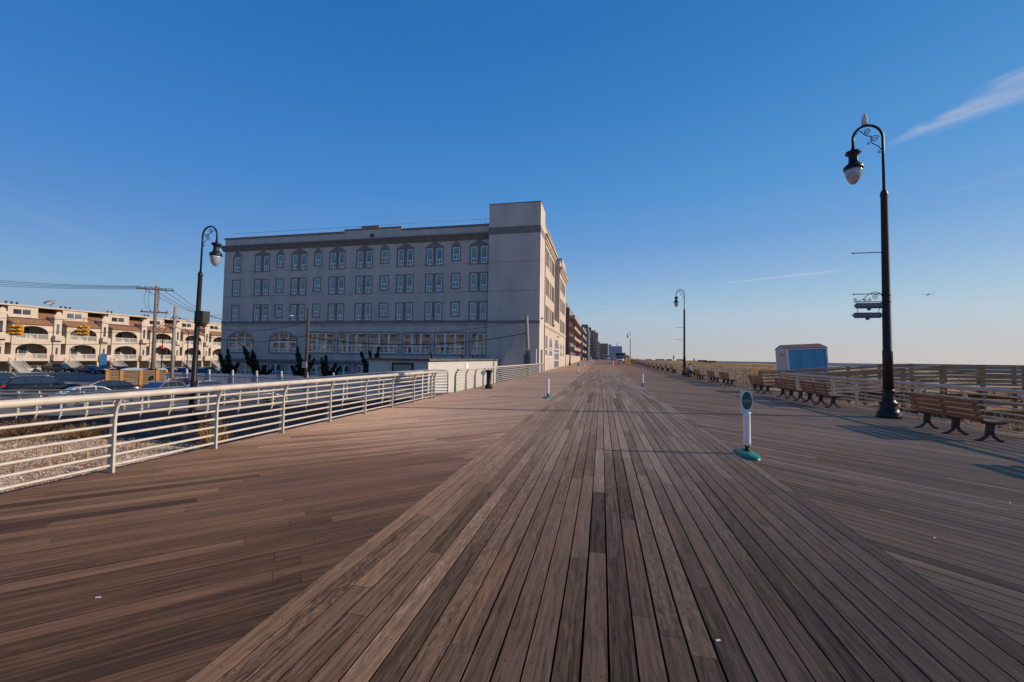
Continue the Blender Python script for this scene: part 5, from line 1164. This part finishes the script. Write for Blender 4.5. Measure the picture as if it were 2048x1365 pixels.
cars=[('suv', -48.42, 26.63, -2.32, 62, 'black', 'black SUV with chrome roof rails and red tail lamp, nearest at the left'), ('suv', -58.86, 29.16, -2.32, 62, 'navy', 'dark blue SUV at the far left edge behind the black one'), ('sedan', -42.16, 27.18, -2.32, 238, 'black', 'black saloon whose windscreen shows left of the timber trailer'), ('sedan', -35.74, 22.43, -2.32, 70, 'silver', 'silver saloon half hidden by the ramp railing, with red tail lamps'), ('sedan', -37.23, 28.78, -2.32, 100, 'steel', 'steel blue car directly right of the timber trailer'), ('sedan', -40.83, 33.12, -2.32, 60, 'red', 'red saloon seen through the black lamp pole and notice'), ('sedan', -34.5, 30.41, -2.32, 62, 'navy', 'dark blue saloon right of the red one'), ('sedan', -27.81, 27.77, -2.32, 62, 'grey', 'grey saloon lowest behind the railing in front of the junipers'), ('sports', -100.93, 54.0, -2.32, -60, 'white', 'white low sports car in front of the leftmost full townhouse'), ('suv', -95.57, 54.46, -2.32, 15, 'black', 'black SUV beside the white sports car'), ('sedan', -88.89, 54.9, -2.32, 10, 'navy', 'dark saloon in the shade right of the first white stairs'), ('suv', -73.71, 49.51, -2.32, -22, 'black', 'black SUV facing the viewer, above the timber trailer'), ('sedan', -69.16, 49.49, -2.32, -22, 'navy', 'navy saloon facing the viewer, left of the tall utility pole'), ('suv', -65.02, 49.37, -2.32, -22, 'blue', 'bright blue SUV facing the viewer between the two wooden poles'), ('suv', -61.99, 49.52, -2.32, -22, 'black', 'black SUV right of the plain wooden pole'), ('suv', -58.93, 49.68, -2.32, -22, 'black', 'black van like SUV right of the black lamp pole'), ('sedan', -69.62, 60.68, -2.32, 60, 'silver', 'silver saloon parked by the last townhouse, before the grey building')]
PC_={'black':K,'navy':paint('navy',(.015,.03,.07)),'blue':paint('blue',(.03,.10,.28)),'red':paint('red',(.33,.02,.03)),'silver':paint('silver',(.34,.35,.37)),'white':paint('white',(.62,.62,.62)),'grey':paint('grey',(.11,.115,.12)),'steel':paint('steel',(.13,.17,.22))}
for kind,x,y,z,rz,c,l in cars: make_car(kind,(x,y,z),math.radians(rz),PC_[c],l)
tr=empty('stake_trailer',(-42.491,29.679,-2.320),'brown timber sided stake trailer with orange uprights under a white tarpaulin','trailer',None,math.radians(58))
M_plank=mat('weathered_plank',(.20,.13,.085),.85,var=.3,scale=2,stretch=(.5,1,6)); M_org=mat('orange_stake',(.40,.185,.045),.7,var=.15,scale=5)
b=MB()
for i in range(6): z=.95+i*.225; b.box(-2.0,2.0,-1.0,-.96,z,z+.19); b.box(-2.0,2.0,.96,1.0,z,z+.19); b.box(-2.0,-1.96,-.95,.95,z,z+.19); b.box(1.96,2.0,-.95,.95,z,z+.19)
b.build('side_boards',M_plank,tr)
for s in (-1,1):
    for x in (-1.85,-.95,.35,1.5): b=MB(); b.box(x-.12,x+.12,s*1.0,s*1.06,.8,2.3); b.build('stake',M_org,tr)
b=MB(); b.box(-2.05,2.05,-1.02,1.02,.75,.9); b.box(-.9,.9,-.8,.8,.45,.75); b.build('bed',M_iron,tr)
b=MB()
for i in range(8):
    for j in range(4):
        f_=lambda i,j: (-2.05+i*.5125,-1.08+j*.54,2.32+.10*math.sin(i*1.3+j)+.05*math.cos(j*2.1)-(.07 if j in(0,4) else 0))
        b.quad(f_(i,j),f_(i+1,j),f_(i+1,j+1),f_(i,j+1),True)
b.build('tarpaulin',mat('tarp_white',(.62,.60,.56),.7,var=.08,scale=3),tr)
for s in (-1,1):
    for x in (-.5,.5): b=MB(); b.tube([(x,s*.8,.36),(x,s*1.02,.36)],.36,14); b.build('wheel',M_tyre,tr)
b=MB(); b.lathe([(.14,0),(.14,.25),(.10,.34)],10); tag(b.build('orange_beacon',mat('beacon',(.6,.2,.03),.4),loc=(-39.671,30.279,-0.300)),'small orange beacon right of the timber trailer','beacon')

# ------------------------------------------------------------ blue beach hut and beach ramp
ht=empty('beach_hut',(15.72,39.4,.20),'tilted blue beach hut with white corners and brown ridged roof beyond the right railing','hut',rot=(0,math.radians(-3.2),0))
M_hut=mat('hut_blue',(.08,.30,.47),.75,var=.2,scale=1.4,stretch=(5,5,.25)); M_hut2=mat('hut_grey_blue',(.36,.42,.48),.75,var=.15,scale=1.4,stretch=(5,5,.25)); M_ht=mat('hut_trim',(.60,.60,.68),.7,var=.08,scale=6)
b=MB(); b.box(.05,2.98,.04,2.36,0,2.55); b.build('wall',M_hut,ht)
b=MB(); b.prism([(0.04,0),(2.36,0),(2.36,2.55),(1.2,2.86),(.04,2.55)],(.05,0,0),(0,1,0),(0,0,1),(-1,0,0),.03); b.prism([(0.04,2.55),(2.36,2.55),(1.2,2.86)],(2.98,0,0),(0,1,0),(0,0,1),(-1,0,0),.03); b.build('gable_end',M_hut2,ht,recalc=True)
b=MB()
for x0,y0 in ((-.0,-.0),(2.92,-.0),(-.0,2.30),(2.92,2.30)): b.box(x0,x0+.12,y0-.02,y0+.12,-.02,2.56); b.build('corner_trim',M_ht,ht); b=MB()
b.box(-.02,3.06,-.035,-.021,2.46,2.58)
b.build('eaves_board',M_ht,ht)
b=MB(); b.hexa([(-.03,-.05,2.56),(3.04,-.05,2.56),(3.04,1.2,2.90),(-.03,1.2,2.90),(-.03,-.05,2.60),(3.04,-.05,2.60),(3.04,1.2,2.94),(-.03,1.2,2.94)]); b.hexa([(-.03,1.2,2.90),(3.04,1.2,2.90),(3.04,2.45,2.56),(-.03,2.45,2.56),(-.03,1.2,2.94),(3.04,1.2,2.94),(3.04,2.45,2.60),(-.03,2.45,2.60)]); b.build('roof',mat('hut_roof',(.085,.05,.042),.85,var=.25,scale=5,bump=.006),ht)
b=MB(); b.prism([(1.2+.75*math.cos(2*PI*k/24),2.1+.20*math.sin(2*PI*k/24)) for k in range(24)],(.019,0,0),(0,1,0),(0,0,1),(-1,0,0),.03); sgn_=b.build('oval_sign',mat('hut_sign',(.36,.37,.36),.6),ht,recalc=True)
b=MB(); b.box(-.017,-.014,.75,1.2,2.0,2.12); b.box(-.017,-.014,1.25,1.6,1.98,2.08); b.build('sign_mark',mat('sign_mark',(.16,.19,.08),.6,var=.4,scale=12),sgn_)
b=MB(); b.box(.1,.35,.1,2.3,-1.0,0); b.box(2.6,2.85,.1,2.3,-1.1,0); b.build('base_block',M_conc,ht)
M_rw2=mat('beach_ramp_wood',(.30,.20,.125),.85,var=.3,scale=2,stretch=(.6,5,5),bump=.002)
bz=lambda x: 0.0 if x<9.6 else max(0,min(.58,(x-10.7)*.095))
br=empty('beach_ramp',(9.7,24,0),'weathered timber beach walkway with board railings rising to the right beyond the benches','walkway')
O=br.location
b=MB(); x=9.7
while x<27: b.box(x-O.x,x+.135-O.x,0,4.6,bz(x)-.05,bz(x)); x+=.142
b.build('walkway_deck',M_rw2,br)
for y in (24.0,28.6):
    xs_=[9.75+1.62*i for i in range(11)]
    for x in xs_: b=MB(); b.box(x-.06-O.x,x+.06-O.x,y-O.y-.07,y-O.y+.07,-1.3,bz(x)+1.02); b.build('post',M_rw2,br)
    b=MB()
    for a,c in zip(xs_,xs_[1:]):
        for z,h,t in ((1.045,.05,.2),(.93,.12,.045),(.72,.09,.04),(.52,.09,.04),(.32,.09,.04),(.12,.09,.04)):
            yy=y-O.y+(.0 if h==.05 else -.10)
            b.hexa([(a-O.x,yy-t/2,bz(a)+z-h/2),(c-O.x-.004,yy-t/2,bz(c)+z-h/2),(c-O.x-.004,yy+t/2,bz(c)+z-h/2),(a-O.x,yy+t/2,bz(a)+z-h/2),(a-O.x,yy-t/2,bz(a)+z+h/2),(c-O.x-.004,yy-t/2,bz(c)+z+h/2),(c-O.x-.004,yy+t/2,bz(c)+z+h/2),(a-O.x,yy+t/2,bz(a)+z+h/2)])
    b.build('rail_boards',M_rw2,br)
b=MB()
for y in (0.1,4.5): b.box(0,17,y,y+.06,-.28,-.055)
b.build('stringer',M_rw2,br)
sw2=empty('dune_walkover',(20,33,-.2),'second timber walkway with railings descending across the dune behind the first','walkway')
b=MB(); b.hexa([(-1,0,0),(14,9,-1.4),(14,11,-1.4),(-1,2,0),(-1,0,.06),(14,9,-1.34),(14,11,-1.34),(-1,2,.06)]); b.build('walkway_deck',M_rw2,sw2)
for dy in (0,2):
    b=MB()
    for z in (1.05,.8,.55,.3): b.bar((-1,dy,z),(14,9+dy,z-1.4),.05,.12)
    for i in range(9): t=i/8; b.box(-1+15*t-.06,-1+15*t+.06,dy+9*t-.06,dy+9*t+.06,-1.4*t-1.0,-1.4*t+1.05)
    b.build('rail_boards',M_rw2,sw2)
bx=MB(); bx.box(-.45,.45,-.35,.35,0,.85); bx.box(-.5,.5,-.4,.4,.85,.93); tag(bx.build('yellow_bin',mat('bin_yellow',(.42,.28,.05),.7,var=.2,scale=3),loc=(10.4,25.6,.05)),'yellow box shaped bin standing at the mouth of the beach walkway','bin')
b=MB()
for i in range(150):
    t=rnd.random(); x=165+60*t+rnd.uniform(-2,2); y=455+70*t+rnd.uniform(-6,6); s=rnd.uniform(1.0,2.3)
    ell(b,(x,y,-2.0-1.0*t+rnd.uniform(-.3,.5)),(s,s*rnd.uniform(.7,1.2),s*rnd.uniform(.5,.8)),6,4,rnd.uniform(-.4,.4))
for i in range(120):
    t=rnd.random(); x=200+60*t; y=980+60*t+rnd.uniform(-8,8); s=rnd.uniform(1.5,3)
    ell(b,(x,y,-2.6),(s,s,s*.6),6,4,0)
tag(b.build('rock_jetty',mat('jetty_rock',(.07,.065,.062),.9,var=.4,scale=.6)),'dark rock jetties running from the beach into the surf','rocks',kind='stuff')
b=MB(); 
for i in range(5): b.box(i*3-.2,i*3+.2,-.2,.2,-2.5,1.6)
b.box(-1,13,-.15,.15,1.5,1.8); b.box(1,11,-.15,.15,.4,.65)
tag(b.build('timber_barrier',M_polewood,loc=(141,392,-1.2),rot=(0,0,-.3)),'dark timber frame standing on the beach left of the blue hut','barrier')
# ------------------------------------------------------------ buildings down the shore
def stacked(name,loc,rz,W_,D_,n,fh,mw,mb_,mg,label,balc=1.3,bays=4,pent=None,seaside=True):
    """W_: along local x (front faces -y towards the viewer), D_: along local y. +x side is the sea side with balconies"""
    r=empty(name,loc,label,'building','apartment blocks along the shore',rz); H=n*fh+1
    b=MB(); b.box(-W_,0,0,D_,-2,H); 
    if pent: 
        for (x0,x1,y0,y1,h) in pent: b.box(x0,x1,y0,y1,H,H+h)
    b.build('wall',mw,r)
    for i in range(n):
        z=i*fh+1
        nb=max(2,int(D_/6.5))
        for k in range(nb):
            s=MB(); y0=D_*k/nb+.5; y1=D_*(k+1)/nb-.9; s.box(.001,balc,y0,y1,z-.1,z+.1); s.box(balc-.06,balc,y0,y1,z+.1,z+.85); s.box(.001,balc-.06,y0,y0+.06,z+.1,z+.85); s.build('balcony',mb_,r)
            g=MB(); y0=D_*k/nb+1.0; y1=D_*(k+1)/nb-1.2; g.box(.001,.04,y0,y1,z+.15,z+fh-.6); g.build('window',mg,r)
        for k in range(bays): x0=-W_+W_*(k+.22)/bays; x1=-W_+W_*(k+.78)/bays; g=MB(); g.box(x0,x1,-.04,-.001,z+.7,z+fh-.5); g.build('window',mg,r)
    return r
M_brick=mat('red_brick',(.24,.115,.08),.9,var=.2,scale=1.2); M_balc=mat('balcony_buff',(.44,.33,.26),.85,var=.08,scale=1); M_dkw=glass('far_window',(.035,.04,.05),mirror=.3); M_greenb=mat('green_glazing',(.13,.17,.17),.5,var=.2,scale=.2); M_pink=mat('pink_brick',(.26,.155,.14),.9,var=.15,scale=.6); M_dbrown=mat('brown_block',(.15,.10,.085),.9,var=.2,scale=.5); M_bluegl=mat('blue_curtain_wall',(.10,.24,.46),.4,var=.3,scale=.15); M_tan=mat('tan_render',(.34,.26,.20),.9,var=.1,scale=.4)
stacked('apartment_block',(-9.2,118,.2),0,30,34,5,3.05,M_brick,M_balc,M_dkw,'brick apartment block with stacked buff balconies right behind the grey building',1.6,5,[(-6,-1,1,7,1.6),(-10,-2,16,22,1.6)])
stacked('apartment_block',(-9.0,160,.3),0,26,34,5,3.0,M_brick,M_balc,M_dkw,'second brick balcony block, slightly lower and further along the shore',1.9,4,[(-5,-1,2,8,1.8)])
stacked('apartment_block',(-10.5,318,1),0,9.5,50,8,3.0,M_greenb,M_greenb,M_dkw,'grey green glazed block between the balcony blocks and the pink tower',.6,3,[(-5,0,0,5,2.2)])
b=MB(); b.box(0,1.1,0,4,-2,21); o_=b.build('pilaster_tower',mat('pale_render',(.55,.46,.40),.85),loc=(-10.6,316.5,1)); tag(o_,'narrow pale stair shaft between the green glazed block and the pink tower','building')
stacked('tower_block',(-6.5,412,1.2),0,9.5,40,10,2.8,M_pink,M_balc,M_dkw,'tall pinkish brick tower with pale curved balconies on its sea side',2.6,3,[(-9,-4,0,10,3.0)])
stacked('tower_block',(-4.0,560,1.2),0,13,40,8,3.0,M_tan,M_balc,M_dkw,'tan block with a stepped top half hidden behind the pink tower',1.5,3,[(-13,-9,0,6,2.5)])
stacked('tower_block',(9.6,680,1.2),0,14,40,9,2.8,M_dbrown,M_ht,M_dkw,'dark brown apartment tower with bands of small balconies, left of the blue glass block',1.5,7)
stacked('glass_tower',(42,900,1.2),0,27,40,9,3.1,M_bluegl,M_bluegl,M_gw,'blue glass block on the shore, behind the distant pickup truck',.5,10,[(-27,-22,0,8,3.5)])
stacked('tower_block',(66,1200,1.2),0,14,40,6,3.2,M_pink,M_pink,M_dkw,'small distant reddish building right of the blue glass block',1,4)
stacked('tower_block',(78,1250,1.2),0,9,40,4,3.2,M_tan,M_tan,M_dkw,'lowest and farthest block at the right end of the skyline',1,3)
rw=MB(); rw.box(-7.3,-7.0,81.2,138,-1,0); tag(rw.build('unused',M_cream),'','') if False else None
rw=MB(); rw.box(-.3,0,0,56,-1.5,2.35); rw.box(-.36,.06,0,56,2.351,2.45); tag(rw.build('garden_wall',mat('wall_tan',(.46,.37,.29),.9,var=.08,scale=.7),loc=(-7.0,81.3,0)),'low tan wall beside the boardwalk past the grey building','wall')
b=MB()
for i in range(420):
    x=rnd.uniform(14,125); y=900+rnd.uniform(0,700); s=rnd.uniform(3,9); ell(b,(x,y,-.6+rnd.uniform(0,1.2)),(s*1.6,s,s*.28),6,4,0)
for i in range(9): x=40+i*16; b.box(x,x+rnd.uniform(6,12),700,712,-1,rnd.uniform(1.5,3.6))
tag(b.build('shore_scrub',mat('scrub_dark',(.085,.06,.045),.95,var=.4,scale=.08)),'low dark scrub and sheds along the distant shoreline','scrub',kind='stuff')
# ------------------------------------------------------------ vehicles, people and works on the boardwalk
pk_=make_car('pickup',(4.35,104,rise(104)),-PI/2-.03,PC_['white'],'white pickup truck with a dark canopy driving on the right of the boardwalk','boardwalk vehicles','pickup_truck','pickup truck')
b=MB(); b.box(-2.7,-.95,-.9,.9,1.12,2.35); b.box(-2.75,.4,-.92,.92,2.36,2.5); b.build('canopy',M_black,pk_)
make_car('van',(2.6,205,rise(205)),-PI/2,PC_['white'],'small white van far off at the end of the strip','boardwalk vehicles','van','van')
def person(loc,rz,pose,top,leg,label,h=1.75,head=(.30,.19,.14),group='people on the boardwalk'):
    r=empty('person',loc,label,'person',group,rz); s=h/1.75
    P=dict(pel=(0,0,.95),ch=(0,0,1.30),nk=(0,0,1.48),hd=(0,.01,1.56),ht=(0,.015,1.70),sl=(-.17,0,1.42),sr=(.17,0,1.42),el=(-.22,-.03,1.15),er=(.22,.05,1.15),wl=(-.23,.06,.92),wr=(.22,.14,.94),hl=(-.09,0,.90),hr=(.09,0,.90),kl=(-.10,.10,.50),kr=(.10,-.04,.50),al=(-.10,.12,.08),ar=(.10,-.20,.10),tl=(-.10,.27,.03),tr=(.10,-.06,.03))
    P.update(pose)
    def skin(nm,bones,rad,m):
        me=bpy.data.meshes.new(nm); ks=list(dict.fromkeys(k for e in bones for k in e)); me.from_pydata([tuple(c*s for c in P[k]) for k in ks],[(ks.index(a),ks.index(b)) for a,b in bones],[])
        o=bpy.data.objects.new(nm,me); C.objects.link(o); o.parent=r; me.materials.append(m)
        mo=o.modifiers.new('skin','SKIN'); mo.use_smooth_shade=True
        for v,k in zip(me.skin_vertices[0].data,ks): v.radius=(rad[k]*s,rad[k]*s); v.use_root=False
        me.skin_vertices[0].data[0].use_root=True
        su=o.modifiers.new('sub','SUBSURF'); su.levels=1; su.render_levels=1
        return o
    bones=[('pel','ch'),('ch','nk'),('nk','hd'),('hd','ht'),('ch','sl'),('ch','sr'),('sl','el'),('sr','er'),('el','wl'),('er','wr'),('pel','hl'),('pel','hr'),('hl','kl'),('hr','kr'),('kl','al'),('kr','ar'),('al','tl'),('ar','tr')]
    rad=dict(pel=.13,ch=.14,nk=.055,hd=.085,ht=.075,sl=.06,sr=.06,el=.045,er=.045,wl=.035,wr=.035,hl=.085,hr=.085,kl=.06,kr=.06,al=.045,ar=.045,tl=.04,tr=.04)
    skin('body',bones,rad,mat('skin_tone',head,.7))
    skin('jacket',[('pel','ch'),('ch','nk'),('ch','sl'),('ch','sr'),('sl','el'),('sr','er'),('el','wl'),('er','wr')],dict(pel=.165,ch=.175,nk=.06,sl=.085,sr=.085,el=.065,er=.065,wl=.05,wr=.05),top)
    skin('trousers',[('pel','hl'),('pel','hr'),('hl','kl'),('hr','kr'),('kl','al'),('kr','ar')],dict(pel=.15,hl=.105,hr=.105,kl=.08,kr=.08,al=.065,ar=.065),leg)
    hb_=MB(); ell(hb_,tuple(c*s for c in (P['ht'][0],P['ht'][1]-.02,P['ht'][2]-.01)),(.085*s,.095*s,.085*s),10,7,0); hb_.build('hair',mat('hair_dark',(.02,.015,.012),.8),r)
    return r
c1=mat('cloth_navy',(.03,.04,.09),.85); c2=mat('cloth_grey',(.12,.12,.13),.85); c3=mat('cloth_white',(.5,.5,.52),.85); c4=mat('cloth_black',(.015,.015,.018),.85); c5=mat('cloth_red',(.35,.04,.04),.8); c6=mat('cloth_yellow',(.75,.42,.03),.7); c7=mat('cloth_orange',(.65,.2,.03),.7)
person((-1.9,133,rise(133)),0,{},c1,c4,'person in dark blue walking on the planked strip, left one of the pair')
person((-1.2,131,rise(131)),.1,{},c2,c1,'person in grey walking on the planked strip, right one of the pair')
person((-4.0,112,rise(112)),.4,{},c4,c5,'person in dark clothes by the left side of the distant boardwalk, before the pink tower')
person((-3.0,118,rise(118)),-.4,{},c3,c3,'person in pale clothes on the left side of the distant boardwalk')
person((2.6,98,rise(98)),.2,{},c5,c5,'person in red left of the white pickup')
person((6.1,96,rise(96)),-.3,{},c6,c6,'worker in yellow, right one of the two near the distant benches')
person((5.6,99,rise(99)),.5,{},c7,c6,'worker in orange, left one of the two near the distant benches')
person((24,148,sand_h(24,148)),.5,{},c4,c4,'dark figure standing on the dune crest, left one',group='people on the dune')
person((33,160,sand_h(33,160)),.5,{},c4,c4,'dark figure on the dune crest, right one',group='people on the dune')
person((8.25,42.1,rise(42.1)),-PI/2,dict(pel=(0,0,.55),ch=(0,.02,.92),nk=(0,.05,1.08),hd=(0,.07,1.15),ht=(0,.08,1.29),sl=(-.17,.03,1.02),sr=(.17,.03,1.02),el=(-.22,.12,.78),er=(.22,.12,.78),wl=(-.14,.33,.68),wr=(.14,.33,.68),hl=(-.09,.0,.52),hr=(.09,.0,.52),kl=(-.11,.42,.50),kr=(.11,.42,.50),al=(-.11,.46,.09),ar=(.11,.46,.09),tl=(-.11,.60,.04),tr=(.11,.60,.04)),c3,c4,'person in a pale top sitting on a bench beside the bicycle')
bk=empty('bicycle',(7.72,40.9,rise(41)),'dark bicycle parked by the bench of the seated person','bicycle',None,PI/2+.15)
for x in (-.52,.52):
    b=MB(); b.tube([(x+.33*math.cos(2*PI*k/22),0,.35+.33*math.sin(2*PI*k/22)) for k in range(22)],.02,6,closed=True)
    for k in range(8): b.tube([(x,0,.35),(x+.32*math.cos(PI*k/4),0,.35+.32*math.sin(PI*k/4))],.003,3,caps=False)
    b.build('wheel',M_tyre,bk)
b=MB()
for a,c in (((-.52,0,.35),(-.05,0,.32)),((-.52,0,.35),(-.15,0,.82)),((-.05,0,.32),(-.18,0,.88)),((-.15,0,.80),(.36,0,.86)),((-.05,0,.32),(.38,0,.74)),((.52,0,.35),(.34,0,.98))): b.tube([a,c],.016,6)
b.build('frame',M_black,bk)
b=MB(); b.box(-.30,-.06,-.07,.07,.90,.95); b.build('saddle',M_black,bk); b=MB(); b.tube([(.32,-.26,1.02),(.34,0,1.0),(.32,.26,1.02)],.014,6); b.build('handlebar',M_black,bk)
# traffic cones by the works
for i,(x,y) in enumerate(((2.9,95),(3.3,99))):
    b=MB(); b.box(-.2,.2,-.2,.2,0,.04); b.lathe([(.15,.04),(.03,.75)],12); o=b.build('traffic_cone',mat('cone_orange',(.65,.13,.04),.6),loc=(x,y,rise(y))); tag(o,'orange cone near the distant white pickup','traffic cone','cones around the distant pickup')
# airliner
ap=empty('airliner',(1171.185,1785.104,257.659),'tiny grey airliner low in the sky over the sea','aircraft',None,1.2)
b=MB(); b.tube([(-17,0,0),(-15,0,.4),(-8,0,.5),(10,0,.5),(15,0,.2),(18,0,-.1)],[.3,1.0,1.9,1.9,1.4,.3],12); b.build('fuselage',M_rim,ap)
for s in (-1,1):
    b=MB(); b.hexa([(-4,s*1.5,-.4),(3,s*1.5,-.4),(-5.5,s*17,1.0),(-7.5,s*17,1.0),(-4,s*1.5,.1),(3,s*1.5,.1),(-5.5,s*17,1.2),(-7.5,s*17,1.2)]); b.build('wing',M_rim,ap,recalc=True)
b=MB(); b.hexa([(-17,-.15,.5),(-12,-.15,.5),(-12,.15,.5),(-17,.15,.5),(-18,-.1,6),(-16,-.1,6),(-16,.1,6),(-18,.1,6)]); b.box(-17,-15,-6,6,.8,1.0); b.build('tail',M_rim,ap)
# small litter on the deck
for (x,y,l) in [(-3.221, 2.101, 'white paper scrap on the left planks near the camera'), (0.668, 2.633, 'pale chip lying in a gap of the centre planks'), (4.71, 6.031, 'white scrap on the right planks, nearer the railing'), (3.043, 4.638, 'small white scrap on the right planks')]:
    b=MB(); b.obox((0,0,.004),(1,.5,0),(-.5,1,0),(0,0,1),.014,.005,.002); tag(b.build('paper_scrap',M_white,loc=(x,y,0.002)),l,'litter')
if S.render: S.cycles.max_bounces=6
